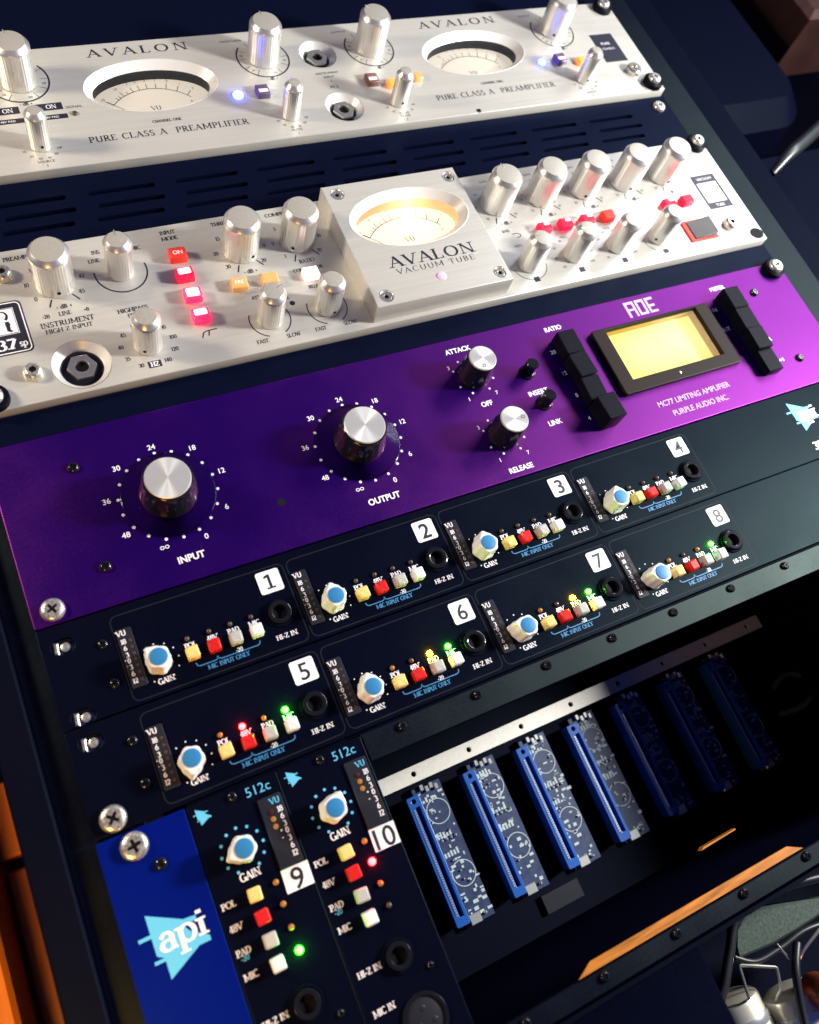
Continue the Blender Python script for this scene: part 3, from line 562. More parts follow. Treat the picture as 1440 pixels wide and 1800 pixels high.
# ------------------------------------------------------------------ second unit: tube channel strip with the raised meter block
def channel_strip():
    zf = 3.9; y0, y1 = 103.9, 192.4
    t = thing('channel_strip', (0, 148, 0), 'silver tube channel strip with a raised square meter block and glowing red buttons', 'channel strip')
    jx, jy = -190.0, 119.4
    part('front_panel', front_plate(-RX, RX, y0, y1, -2.8, zf, [ell(jx, jy, 13.4, 13.4, 48)], .5), 'silver', t)
    mb = MB(); mb.box(-215, 215, y0 + 1.5, y1 - 1.5, -170, -2.9); part('chassis', mb, 'blackmatte', t)
    jack(t, jx, jy, zf, 13.4, 'dish')
    # raised block
    bz = 17.0; cx, cy = .4, 160.4
    blk = part('meter_block', filled([[(-42, 106.2), (41, 106.2), (41, 189.3), (-42, 189.3)], ell(cx, cy, 36.2, 19.9, 96)] + [ell(x, y, 3.6, 3.6, 24) for x in (-34.6, 35.4) for y in (112.4, 183)], zf, bz, .35), 'silver', t)
    oval_meter(t, cx, cy, bz, 36.2, 19.9, 'litcard', 'litwall', 11.5, 'warm lit oval meter in the raised block')
    pl = bpy.data.lights.new('meter_bulb', 'POINT'); pl.energy = 0.006; pl.color = (1.0, 0.66, 0.34); pl.shadow_soft_size = 0.002
    plo = bpy.data.objects.new('meter_bulb', pl); C.objects.link(plo); plo.location = Vector((cx + 6, cy + 9, bz - 7.4)) * S
    for x in (-34.6, 35.4):
        for y in (112.4, 183): 
            mb = filled([ell(0, 0, 2.9, 2.9, 24), ell(0, 0, 1.35, 1.35, 6)], -1.6, -.5, .2); mb.k = 1; mb.poly(ell(0, 0, 2, 2, 12), -1.5); mb.k = 2; mb.rings([[(a, b, .05) for a, b in ell(0, 0, 4.1, 4.1, 32)], [(a, b, .1) for a, b in ell(0, 0, 3.7, 3.7, 32)], [(a, b, -1.6) for a, b in ell(0, 0, 2.9, 2.9, 32)]])
            place('block_screw', cached('blockscrew', lambda: mb.mesh('block_screw', [M['steel'], M['dark'], M['bright']])), blk, (x, y, bz))
    P = Print(bz + .06); P.serif('AVALON', 1.2, 132.3, 7.0, thick=.16, thin=.06, track=.12, width=52); P.serif('VACUUM TUBE', 1.0, 125.7, 3.4, thick=.10, thin=.05, track=.2, width=48)
    P.done('black_lettering', 'pblack', blk)
    led(blk, .8, 117.4, bz, 'pinkled', 2.6, 1.0, 'pink glowing tube lamp', 24)
    # knobs
    P = Print(zf + .06)
    big = [(-189.6, 0), (-94.6, 24), (-62.7, -34), (64.8, 10), (96.8, 28), (128.8, -24), (160.8, -6), (192.0, -8)]
    for x, a in big: alu_knob(t, x, 168.2, zf, 9.5, 24.5, a, x not in (64.8,))
    alu_knob(t, -157.6, 168.2, zf, 6.9, 23.5, 0, False, 120)
    for x, a in ((-157.5, -28), (-94.6, -64), (-62.7, 10), (64.8, 60), (96.8, 80), (128.8, 35), (160.8, -55)): alu_knob(t, x, 122.3, zf, 6.9, 22.8, a, x not in (-94.6, 64.8, 96.8), 120)
    NUM = {-189.6: (['0', '10', '16', '22', '30', '42', '45'], 13.2, 215, -35), -94.6: (['30', '20', '15', '10', '5', '0', '20'], 13.4, 223, -43), -62.7: (['1', '2', '3', '4', '6', '10', '20'], 13.4, 223, -43)}
    for x, (ns, r, a0, a1) in NUM.items():
        for i, n in enumerate(ns): g = radians(a0 + (a1 - a0) * i / (len(ns) - 1)); P.serif(n, x + r * cos(g), 168.2 + r * sin(g), 2.2)
    for x in (-189.6, -94.6, -62.7, 64.8, 96.8, 128.8, 160.8, 192.0):
        tick(P, x, 168.2, 10.3, 15.0, 247, .7); tick(P, x, 168.2, 10.3, 15.0, 306, .7)
        P.serif({-189.6: '- dB +', -94.6: '- dB +', -62.7: 'RATIO'}.get(x, '- dB +'), x + .6, 153.7, 2.4, thick=.2, thin=.09)
        if x > 0:
            for k, n in enumerate(('20', '24', '16', '8', '4', '8', '20')): g = radians(223 - 44.3 * k); P.sans(n, x + 13.4 * cos(g), 168.2 + 13.4 * sin(g), 1.7, bold=0)
            P.sans('GAIN', x, 186.5, 1.7, bold=0)
    P.serif('LINE', -189.6, 149.6, 2.3, thick=.18, thin=.08); P.serif('-28', -198.6, 149.5, 2.1); P.serif('+8', -179.6, 149.6, 2.1); P.serif('INSTRUMENT', -189.7, 144.5, 2.9, thick=.18, thin=.08, track=.08, width=25); P.serif('HIGH Z INPUT', -189.9, 140.7, 2.4, thick=.16, thin=.08, width=22)
    P.serif('PREAMP', -204, 187, 2.3); P.serif('INS', -166.3, 182.4, 2.2); P.serif('LINE', -168.5, 177.3, 2.2); P.serif('MIC', -146.5, 181, 2.2)
    scale_arc(P, -157.6, 168.2, 12.9, 172, 372, 36, .75)
    for k, n in enumerate(('30', '35', '40', '45', '50', '60', '80', '100', '120', '140')): g = radians(240 - 33.3 * k); P.serif(n, -157.5 + 12.9 * cos(g), 122.3 + 12.6 * sin(g), 2.1)
    P.serif('HIGHPASS', -158.5, 144.3, 2.3, width=15); P.serif('FREQ', -158.5, 140.9, 2.2); P.rect(-160.8, -154.4, 108.8, 112.6)
    P.serif('INPUT', -128, 187.5, 2.3); P.serif('MODE', -128, 183.5, 2.3); P.serif('HIGH', -127.8, 176.0, 2.2); P.serif('FILTER', -128.2, 134.2, 1.8)
    P.line([(-131, 119.5), (-129.6, 122.4), (-128, 123), (-122.5, 123.2)], .6); P.line([(-127.6, 120), (-126.6, 123)], .6)
    P.serif('THRESHOLD', -95.5, 187.6, 2.2, width=18); P.serif('COMPRESSION', -63.5, 187.6, 2.2, width=21); P.serif('COMPRESSOR', -63.5, 148.4, 2.1, width=17); P.serif('METER', -86.4, 149.4, 1.9); P.serif('ATTACK', -94.6, 136.8, 2.0); P.serif('RELEASE', -62.7, 136.6, 2.0); P.serif('GR', -82, 132.8, 1.9)
    for x in (-94.6, -62.7):
        scale_arc(P, x, 122.3, 10.8, 155, 250, 18, .6); scale_arc(P, x, 122.3, 10.8, -62, 20, 18, .6); P.serif('FAST', x - 8.2, 110.0, 2.2); P.serif('SLOW', x + 8.4, 110.0, 2.2)
    P.dot(-79.8, 128.9, 1.5)
    for x in (64.8, 96.8, 128.8, 160.8):
        if x in (64.8, 160.8): scale_arc(P, x, 122.3, 11.2, 190, 350, 30, .4)
        else:
            for k in range(8): g = radians(215 - 35.7 * k); P.sans(('20', '40', '60', '80', '100', '150', '200', '500')[k], x + 12.4 * cos(g), 122.3 + 12.0 * sin(g), 1.6, bold=0)
        P.rect(x - 1.9, x + 1.9, 109.4, 112.8); P.sans('FREQ', x, 136.2, 1.6, bold=0)
    P.serif('BASS', 62, 148, 1.8); P.line(arc(67, 143.5, 3.2, 1.6, 130, -90, 10), .5)
    # model plate
    P.poly(rrect(-246 + 6, -207.6, 132.2, 162.4, 2.6)); P.done('black_lettering', 'pblack', t)
    W = Print(zf + .12); W.line(rrect(-239, -208.6, 133.2, 161.4, 2.2), .55, True); W.poly([(-238, 143.4), (-211.8, 143.4), (-211.8, 158.6), (-238, 158.6)])
    W.serif('737', -221.4, 138.0, 5.6, thick=.2, thin=.09, width=13.6); W.serif('sp', -211.6, 137.6, 3.6, thick=.2, thin=.08, width=3.6)
    W.serif('Hz', -157.6, 110.7, 2.6, thick=.22, thin=.12)
    W.line([(213.2, 134.9), (231.6, 134.9), (231.6, 162), (213.2, 162)], .01, True); W.done('white_lettering', 'pwhite', t)
    K = Print(zf + .18); K.line([(-237.6, 143.8), (-212.2, 143.8), (-212.2, 158.2), (-237.6, 158.2)], .4, True); K.serif('V', -226, 151.0, 10.5, thick=.2, thin=.06); K.serif('t', -215.9, 148.2, 6.6, thick=.26, thin=.10); K.line(arc(-217.6, 154.2, 2.2, 2.6, 150, -60, 12), [.3 + .09 * i for i in range(13)])
    for (xa, xb, ya, yb) in ((212.8, 232.4, 156.0, 162.4), (212.8, 232.4, 134.2, 139.4), (212.8, 214.4, 139.4, 156.0), (230.8, 232.4, 139.4, 156.0)): K.rect(xa, xb, ya, yb)
    K.rect(222, 223, 145, 147.6); K.done('plate_lettering', 'pblack', t)
    W2 = Print(zf + .24); W2.sans('VACUUM', 222.6, 159.2, 2.2, bold=0); W2.sans('TUBE', 222.6, 136.8, 2.2, bold=0); W2.done('plate_text', 'pwhite', t)
    # lit buttons
    for i, (x, y, m, hot) in enumerate(((-127.8, 170.2, 'reddim', 0), (-128.1, 157.2, 'redlit', 1), (-128.1, 144.2, 'redhot', 2), (-128.1, 131.0, 'redhot', 1))):
        b = button(t, x, y, zf, m, 8.8, 7.0, 4.6, .6, 'lit_button', ['red push button marked ON', 'lit red push button', 'white hot red push button', 'bright red filter button'][i])
        if hot: 
            mb = MB(); mb.prism(rrect(x - 3.4, x + 3.2, y - (2.6 if hot > 1 else 1.2), y + 2.7, .8, 3), zf + 4.55, zf + 4.75, .1); part('hot_spot', mb, 'hotspot', b)
        else:
            q = Print(zf + 4.68); q.sans('ON', x, y, 2.4, bold=.03); q.done('button_print', 'pwhite', b)
    for x, y, m, s_ in ((-103.2, 145.4, 'amberlens', 'PRE'), (-86.6, 145.0, 'amberlens', ''), (-64.0, 143.6, 'whitehot', '')):
        b = button(t, x, y, zf, m, 8.4, 6.6, 4.0, .6, 'lit_button', {'PRE': 'amber push button marked PRE'}.get(s_))
        if s_: q = Print(zf + 4.08); q.sans(s_, x, y, 2.2, bold=.02); q.done('button_print', 'pwhite', b)
    for x, m in ((86.0, 'redlit'), (101.2, 'redlit'), (117.4, 'redlit'), (133.0, 'reddim'), (181.6, 'redlit'), (196.2, 'redlit')):
        b = button(t, x, 143.2, zf, m, 8.4, 6.4, 4.6, .6, 'lit_button', 'lit red push button')
        if m == 'redlit' and x < 190:
            mb = MB(); mb.prism(rrect(x - .5, x + 3.2, 143.4, 145.6, .6, 3), zf + 4.55, zf + 4.75, .1); part('hot_spot', mb, 'hotspot', b)
    # power rocker, handle bushes
    mb = MB(); mb.box(183, 205, 112.6, 129, zf, zf + 1.0, .3); r = part('power_switch', mb, 'reddim', t)
    mb = MB(); mb.add([(186, 114, zf + 1), (203.6, 114, zf + 1), (203.6, 127.6, zf + 1), (186, 127.6, zf + 1), (186.6, 114.4, zf + 1.6), (203, 114.4, zf + 4.4), (203, 127.2, zf + 4.4), (186.6, 127.2, zf + 1.6)], [(4, 5, 6, 7), (0, 1, 5, 4), (1, 2, 6, 5), (2, 3, 7, 6), (3, 0, 4, 7)]); part('rocker', mb, 'rockergrey', r)
    for x, y in ((-211.5, 119.6), (218.5, 119.6), (-211.5, 177.6)):
        b = place('handle_screw', screw_mesh(4.6, 4.2, 'hex'), t, (x, y, zf), .2)
    mb = MB(); mb.lathe(235.6, 109.5, [(4.4, zf + .06), (2.6, zf + .08)], 24, ex=1.2); part('screw_hole', mb, 'dark', t)
    return t
channel_strip()

# ------------------------------------------------------------------ third unit: purple limiter
def limiter():
    t = thing('limiting_amplifier', (0, 44, 0), 'purple limiting amplifier with two large black knobs and a glowing yellow meter', 'limiter')
    mx0, mx1, my0, my1 = 89.6, 157.2, 34.2, 68.4
    part('front_panel', front_plate(-RX, RX, .5, 88.2, -3.2, 0, [[(mx0 - 1, my0 - 1), (mx1 + 1, my0 - 1), (mx1 + 1, my1 + 1), (mx0 - 1, my1 + 1)]], .45), 'purple', t)
    mb = MB(); mb.box(-215, 215, 2, 87, -170, -9.4); part('chassis', mb, 'blackmatte', t)
    P = Print(.06)
    def bigknob(cx, cy, rz, name, nums):
        mb = MB(); mb.lathe(cx, cy, [(21.2, .3), (21.2, 1.2), (20.6, 1.6), (14, 1.6), (13, 2.2)], 64, cap=True); sk = None
        def kb():
            m_ = MB(); m_.lathe(0, 0, [(13.0, 2.0), (13.2, 2.6), (13.0, 4.5), (11.4, 15.6), (10.9, 16.6), (10.4, 17.0)], 80, lambda q, r, z: -.22 * (.5 + .5 * cos(20 * q)) if 3 < z < 16 else 0); return m_.mesh('knob', M['blackgloss'])
        k = place('knob', cached('mc_big', kb), t, (cx, cy, 0), rz, name)
        part('clear_skirt', mb, 'clear', k)
        def capm():
            m_ = MB(); m_.lathe(0, 0, [(10.2, 16.8), (10.2, 17.4), (9.8, 17.8), (0.2, 17.8)], 64); return m_.mesh('knob_cap', M['spun_r'])
        place('knob_cap', cached('mc_cap', capm), k, (cx, cy, 0), 0)
        for i in range(18): g = radians(70 - 20 * i); P.dot(cx + 22.2 * cos(g), cy + 22.2 * sin(g), .75)
        for a, s_, rr in nums: g = radians(a); P.sans(s_, cx + rr * cos(g), cy + rr * sin(g), 2.7, bold=.016)
        P.line([(cx - 2.4 + 4.8 * (.5 + .5 * sin(q)) * 1.0, cy - 25.6 + 0.95 * sin(2 * q)) for q in [2 * pi * i / 28 for i in range(28)]], .4, True) if 0 else None
        ox, oy = cx + 26.2 * cos(radians(-111)), cy + 26.2 * sin(radians(-111))
        P.line([(ox + 1.9 * cos(q) / (1 + sin(q) ** 2), oy + 2.0 * sin(q) * cos(q) / (1 + sin(q) ** 2)) for q in [2 * pi * i / 32 for i in range(32)]], .38, True)
    nums = [(91, '24', 25.8), (49, '18', 26.6), (10, '12', 27.0), (-31, '6', 26.6), (-69, '0', 26.6), (-150, '48', 27.0), (170, '36', 27.2), (133, '30', 26.8)]
    bigknob(-171.7, 43.8, .15, 'large input knob', nums); bigknob(-76.1, 43.6, .5, 'large output knob', nums)
    P.sans('INPUT', -171.5, 11.4, 3.3, bold=.03, sx=.95); P.sans('OUTPUT', -75.8, 11.1, 3.3, bold=.03, sx=.95)
    def smallknob(cx, cy, pa):
        def kb():
            m_ = MB(); m_.lathe(0, 0, [(9.2, .3), (9.4, 1), (9.3, 3), (8.2, 14.8), (7.9, 15.8), (7.4, 16.2)], 64, lambda q, r, z: -.2 * (.5 + .5 * cos(16 * q)) if 2 < z < 15 else 0); return m_.mesh('knob', M['blackgloss'])
        k = place('knob', cached('mc_small', kb), t, (cx, cy, 0), .2)
        def capm():
            m_ = MB(); m_.lathe(0, 0, [(7.5, 16.1), (7.5, 16.7), (7.1, 17.0), (0.2, 17.0)], 48); return m_.mesh('knob_cap', M['spun_r'])
        c_ = place('knob_cap', cached('mc_scap', capm), k, (cx, cy, 0), 0)
        q = Print(17.08); g = radians(pa); q.line(ell(cx + 4.7 * cos(g), cy + 4.7 * sin(g), .85, .85, 16), .3, True); q.done('pointer_ring', 'pblack', c_)
        for a in (-155 + 0, 152, -117, -62, -23, 28, 64, 115): g = radians(a); P.dot(cx + 11.3 * cos(g), cy + 11.3 * sin(g), .65)
        for a, s_, rr in ((146, '3', 14.2), (-124, '1', 15.6), (-58, '7', 15.6), (38, '5', 14.2)): g = radians(a); P.sans(s_, cx + rr * cos(g), cy + rr * sin(g), 2.3)
    smallknob(0, 63.3, -118); smallknob(.2, 25.3, -12)
    P.sans('ATTACK', -1.5, 80.7, 3.0, bold=.03, sx=.95); P.sans('OFF', -.4, 45.3, 3.0, bold=.03, sx=.95); P.sans('RELEASE', .5, 4.9, 3.0, bold=.03, sx=.95); P.sans('INSERT', 31.6, 43.8, 3.0, bold=.03, sx=.95); P.sans('LINK', 32.2, 24.0, 3.0, bold=.03, sx=.95)
    P.sans('RATIO', 60.5, 79.6, 3.0, bold=.03, sx=.95)
    for y, s_ in ((64.9, '20'), (50.5, '12'), (35.7, '8'), (20.6, '4')): P.sans(s_, 52.8, y, 2.6, bold=.012)
    P.sans('METER', 184.1, 79.3, 2.8, bold=.03); P.sans('IN', 172.6, 65.2, 2.6, bold=.03); P.sans('OUT', 171.5, 50.5, 2.6, bold=.03)
    for y, s_ in ((65.6, '+8'), (36.6, 'GR'), (21.2, '+4')): P.sans(s_, 197, y, 2.6, bold=.03)
    LQ = Print(.06); LQ.sans('MC77 LIMITING AMPLIFIER', 124.6, 16.2, 3.6, bold=.016, sx=.92); LQ.sans('PURPLE AUDIO INC.', 125.0, 8.8, 3.6, bold=.016, sx=.92)
    # maker's emblem: a block of joined squares
    for x0, x1, y0, y1 in ((113.2, 115.0, 73.8, 84.6), (113.2, 120.2, 82.8, 84.6), (118.6, 120.2, 73.8, 84.6), (115.0, 118.6, 78.2, 79.6), (121.2, 122.8, 73.8, 84.6), (121.2, 127.6, 82.8, 84.6), (126.0, 127.6, 73.8, 84.6), (122.8, 126.0, 73.8, 75.4), (128.6, 130.2, 73.8, 84.6), (128.6, 134.6, 82.8, 84.6), (130.2, 134.0, 78.0, 79.6), (130.2, 134.6, 73.8, 75.4)): LQ.j += 1; LQ.rect(x0, x1, y0, y1, .06 + .012 * LQ.j)
    LQ.done('lilac_lettering', 'plilac', t)
    P.done('white_lettering', 'pwhite', t)
    for x, y in ((31.2, 56.8), (31.6, 36.4)):
        mb = MB(); mb.lathe(x, y, [(4.6, 0), (4.6, .8), (3.6, 1), (3.6, 8.6), (3.0, 9.4)], 32); part('push_button', mb, 'blackgloss', t, (x, y, 0))
    def bank(cx, ys, hs, nm):
        mb = MB(); mb.box(cx - 5.0, cx + 5.0, ys[-1] - 6, ys[0] + 6, .1, 1.2, .3); b = part('switch_bank', mb, 'blackmatte', t, (cx, ys[0], 0), nm)
        for y, h in zip(ys, hs): button(b, cx, y, .9, 'keycap', 11.4, 15.0, h, .45)
    bank(60.6, (64.4, 49.3, 34.2, 19.0), (8.0, 8.0, 6.6, 12.0), 'column of black ratio buttons'); bank(183.4, (65.4, 50.6, 36.0, 21.2), (8.5, 7.6, 7.6, 4.8), 'column of black meter buttons')
    # meter
    o = part('meter', filled([rrect(80.2, 166.4, 26.2, 70.0, 1.5), [(mx0, my0), (mx1, my0), (mx1, my1), (mx0, my1)]], .05, 3.2, .5), 'bezel', t, (124, 48, 0), 'backlit yellow meter in a dark bezel')
    mb = MB(); mb.poly([(mx0, my0), (mx1, my0), (mx1, my1), (mx0, my1)], -5.0); part('lit_screen', mb, 'litscreen', o, (123.4, 51.3, -5))
    mb = MB(); z = -5.0; e = .05
    mb.rings([[(mx0 + e, my0 + e, .1), (mx1 - e, my0 + e, .1), (mx1 - e, my1 - e, .1), (mx0 + e, my1 - e, .1)], [(mx0 + e, my0 + e, z), (mx1 - e, my0 + e, z), (mx1 - e, my1 - e, z), (mx0 + e, my1 - e, z)]]); part('well', mb, 'amberwall', o)
    mb = MB(); mb.flat = True; mb.poly([(mx0, my0), (mx1, my0), (mx1, my1), (mx0, my1)], 1.6); part('window', mb, 'glass', o)
    place('bezel_screw', cached('bzs', lambda: (lambda q: q.lathe(0, 0, [(.9, 0), (.8, .4), (.3, .55)], 12).mesh('bezel_screw', M['steel']))(MB())), o, (121.0, 30.2, 3.2))
    for x, y in ((-207.5, 69.1), (-207.2, 18.6), (208.5, 69.8), (210.3, 18.8)): small_screw(t, x, y, 0, 2.7, 1.7)
    mb = MB(); mb.lathe(-124.1, 24.4, [(2.0, .05), (.3, .07)], 20); part('trim_hole', mb, 'dark', t)
    return t
# spun aluminium with a radial sheen for the limiter's knob caps
m = mat('spun_cap_aluminium', (0.82, 0.81, 0.77), 0.34, 0.6); nt = m.node_tree; b = nt.nodes['Principled BSDF']
b.inputs['Anisotropic'].default_value = 0.85
tg = nt.nodes.new('ShaderNodeTangent'); tg.direction_type = 'RADIAL'; tg.axis = 'Z'; nt.links.new(tg.outputs[0], b.inputs['Tangent'])
M['spun_r'] = m
m = M['litscreen']; nt = m.node_tree; b = nt.nodes['Principled BSDF']
tc = nt.nodes.new('ShaderNodeTexCoord'); mp = nt.nodes.new('ShaderNodeMapping'); mp.inputs['Location'].default_value = (-.03, -.1, 0); mp.inputs['Scale'].default_value = (22, 40, 1); gr = nt.nodes.new('ShaderNodeTexGradient'); gr.gradient_type = 'SPHERICAL'
rp = nt.nodes.new('ShaderNodeValToRGB'); rp.color_ramp.elements[0].color = (1.0, 0.80, 0.10, 1); rp.color_ramp.elements[1].color = (1.0, 0.97, 0.48, 1); rp.color_ramp.elements[1].position = .75
nt.links.new(tc.outputs['Object'], mp.inputs[0]); nt.links.new(mp.outputs[0], gr.inputs[0]); nt.links.new(gr.outputs[0], rp.inputs[0]); nt.links.new(rp.outputs[0], b.inputs['Emission Color'])
limiter()

# ------------------------------------------------------------------ api style opamp emblem
EMB = [(-231.6, -119.9), (-219.1, -126.6), (-214.5, -127.0), (-214.6, -128.6), (-219.6, -128.6), (-218.0, -131.3), (-211.7, -135.6), (-211.7, -137.4), (-216.2, -137.4), (-228.8, -144.0), (-228.9, -136.3), (-231.4, -134.7)]
LEADS = ([(-236.1, -126.9), (-231.5, -126.9), (-231.5, -128.2), (-236.1, -128.2)], [(-232.8, -136.2), (-228.7, -136.2), (-228.7, -137.4), (-232.8, -137.4)])
def emblem(P, x, y, k):
    for i, pl in enumerate((EMB,) + LEADS): P.poly([(x + (a + 223.5) * k, y + (b + 132) * k) for a, b in pl], P.z + .015 * i)

# ------------------------------------------------------------------ four channel preamplifiers (two of them)
def pointer_knob(parent, x, y, z, ang, r=4.75, h=10.0):
    """white lobed knob with one long pointer lobe and a blue cap"""
    def f():
        def rad(q):
            v = r * (1.03 + .055 * cos(6 * q)) ; d = (q - pi / 2 + pi) % (2 * pi) - pi
            return v + 2.1 * math.exp(-(d / .27) ** 2)
        mb = MB(); n = 64; loops = []
        for s_, z_ in ((1.10, 0), (1.10, 1.0), (1.04, 1.4), (1.0, h - 1.0), (.95, h - .2), (.87, h)):
            loops.append([((rad(2 * pi * i / n) * s_) * cos(2 * pi * i / n), (rad(2 * pi * i / n) * s_) * sin(2 * pi * i / n), z_) for i in range(n)])
        mb.rings(loops); mb.add(loops[-1], [tuple(range(n))])
        # grip flutes
        return mb.mesh('gain_knob', M['white'], ang=40)
    def c_():
        mb = MB(); mb.lathe(0, 0, [(3.7, h - .2), (3.65, h + .3), (3.3, h + .42), (.2, h + .42)], 32); return mb.mesh('knob_cap', M['cap'])
    o = place('gain_knob', cached(('pk', r, h), f), parent, (x, y, z), radians(ang)); place('knob_cap', cached(('pkc', r, h), c_), o, (x, y, z)); return o
def sticker(parent, x, y, w_, h_, txt, z, round_=1.2, bold=.0, fh=6.4, tilt=0):
    mb = MB(); mb.prism(rrect(-w_ / 2, w_ / 2, -h_ / 2, h_ / 2, round_, 4), .0, .14); o = place('number_sticker', mb.mesh('number_sticker', M['sticker']), parent, (x, y, z + .06), radians(tilt), 'white sticker numbered ' + txt)
    q = Print(.2); 
    if txt == '1':
        q.rect(-.62, .62, -fh / 2 + .8, fh / 2); q.rect(-2.0, 2.0, -fh / 2, -fh / 2 + .8); q.poly([(-.62, fh / 2), (-2.1, fh / 2 - .7), (-2.1, fh / 2 - 1.7), (-.62, fh / 2 - 1.2)])
    else: q.sans(txt, 0, 0, fh * 1.14, bold=bold)
    me = q.mb.mesh('sticker_number', M['pblack']); place('sticker_number', me, o, (x, y, z + .06)); return o
def four_channel(row, nums, label, lit):
    y0 = 0 if row == 0 else -43.4
    yb, yt = (-44.0, -.2) if row == 0 else (-87.6, -44.4)
    t = thing('four_channel_preamplifier', (0, (yb + yt) / 2, 0), label, 'preamplifier', 'black four channel preamplifiers')
    holes = [rrect(-237.2, -227.8, y - 3.3, y + 3.3, 3.2, 5) for y in ((-9.6, -40.5) if row == 0 else (-51.4,))]
    part('front_panel', front_plate(-RX, RX, yb, yt, -3.2, 0, holes, .35), 'black', t)
    mb = MB(); mb.box(-215, 215, yb + 1, yt - 1, -170, -3.3); part('chassis', mb, 'blackmatte', t)
    W = Print(.06); Cn = Print(.06); Bk = Print(.06); G = Print(.05)
    kang = {0: (38, 5, 5, -2), 1: (165, 5, 60, 75)}[row]
    for i in range(4):
        x0 = -212.5 + 79.3 * i; ym = y0
        G.line(rrect(x0, x0 + 77.6, ym - 42.2, ym - 4.2, 3.0), .45, True)
        s_ = part('vu_strip', MB().prism(rrect(x0 + .9, x0 + 7.4, ym - 36.8, ym - 10.6, .8, 3), .02, .9, .25), 'smoke', t, (x0 + 4, ym - 24, 0))
        for k, (tx, yy) in enumerate((('VU', -12.6), ('18', -16.4), ('6', -19.4), ('3', -22.4), ('0', -25.0), ('3', -27.8), ('6', -30.8), ('12', -33.9))):
            W.serif(tx, x0 + 2.9, ym + yy, 2.3 if k == 0 else 2.0, thick=.2, thin=.11, slab=.11, z=.97)
        W.serif('+', x0 + 1.5, ym - 24.4, 1.4, z=.97); W.serif('-', x0 + 1.5, ym - 26.8, 1.4, z=.97)
        mb = MB()
        for k, yy in enumerate((-16.4, -19.4, -22.4, -25.0, -27.8, -30.8, -33.9)): mb.lathe(x0 + 5.6, ym + yy, [(.75, .88), (.6, 1.15)], 10)
        part('meter_led', mb, 'offdark', s_)
        kx, ky = x0 + 14.0, ym - 29.6
        pointer_knob(t, kx, ky, 0, kang[i])
        for k in range(11): g = radians(-120 - 30 * k + 0); g = radians(240 - 30 * k); W.dot(kx + 8.3 * cos(g), ky + 8.3 * sin(g), .32, 8)
        W.serif("GAIN", x0 + 14.6, ym - 37.6, 2.3, thick=.2, thin=.09, slab=.10)
        for k, (dx, m, tx) in enumerate(((27.9, 'yellow', 'POL'), (37.4, 'red', '48V'), (46.9, 'grey', 'PAD'), (56.4, 'white', 'MIC'))):
            button(t, x0 + dx, ym - 31.2, 0, m, 5.2, 5.2, 5.6 if k != 1 else 5.0, .7, 'push_button')
            on = lit[i][k]
            led(t, x0 + dx - .2, ym - 23.9, 0, on or ('offamber' if k in (0, 2) and row == 1 else 'offdark'), 1.35 if on else 1.1, 1.5, {'redled': 'glowing red lamp', 'greenled': 'glowing green lamp', 'amberled': 'glowing amber lamp'}.get(on))
            W.serif(tx, x0 + dx + .4, ym - 26.9, 2.2, thick=.2, thin=.10, slab=.11)
        W.serif('-20', x0 + 46.9, ym - 35.9, 1.8, thick=.2, thin=.11, slab=.11)
        xa, xm, xb = x0 + 28, x0 + 37.4, x0 + 56.4; yl = ym - 36.9
        Bk.line([(xa, yl + 1.7), (xa + .3, yl + .5), (xa + 1.3, yl), (xm - 1.4, yl), (xm - .4, yl + .4), (xm, yl + 1.6), (xm + .4, yl + .4), (xm + 1.4, yl), (xb - 1.3, yl), (xb - .3, yl + .5), (xb, yl + 1.7)], .42)
        Bk.serif('MIC INPUT ONLY', x0 + 41.4, yl - 1.9, 1.9, thick=.2, thin=.09, width=18.4)
        jack(t, x0 + 68.8, ym - 26.4, 0, 5.2, 'nut'); W.serif('HI-Z IN', x0 + 68.4, ym - 36.9, 2.1, thick=.19, thin=.10, slab=.10, width=9.6)
        sticker(t, x0 + 69.7, ym - 11.0, 10.8, 10.6, nums[i], 0, 1.1, .018 if nums[i] in '123' else .008, 6.9)
    if row == 0:
        emblem(Cn, 187.0, -16.2, .82); W.serif('api', 190.4, -15.6, 8.4, thick=.24, thin=.10, z=.12)
        W.serif('3124', 186.5, -36.3, 4.6, thick=.22, thin=.12, slab=.12)
    for yy in ((-14.3, -31.8) if row == 0 else (-56.6, -74.3)): small_screw(t, -217.6, yy, 0, 2.1, 1.0)
    G.done('outline_print', 'pgrey', t); W.done('white_lettering', 'pwhite', t); Bk.done('blue_lettering', 'pbracket', t)
    if Cn.mb.v: Cn.done('cyan_lettering', 'pcyan', t)
    return t
N4 = (None,) * 4
four_channel(0, '1234', 'black four channel preamplifier carrying stickers 1 to 4, directly under the purple unit', (N4, N4, N4, N4))
four_channel(1, '5678', 'black four channel preamplifier carrying stickers 5 to 8, with lit lamps', ((None, 'redled', None, 'greenled'), (None, None, 'amberled', 'greenled'), (None, None, 'amberled', 'greenled'), (None, None, None, 'greenled')))

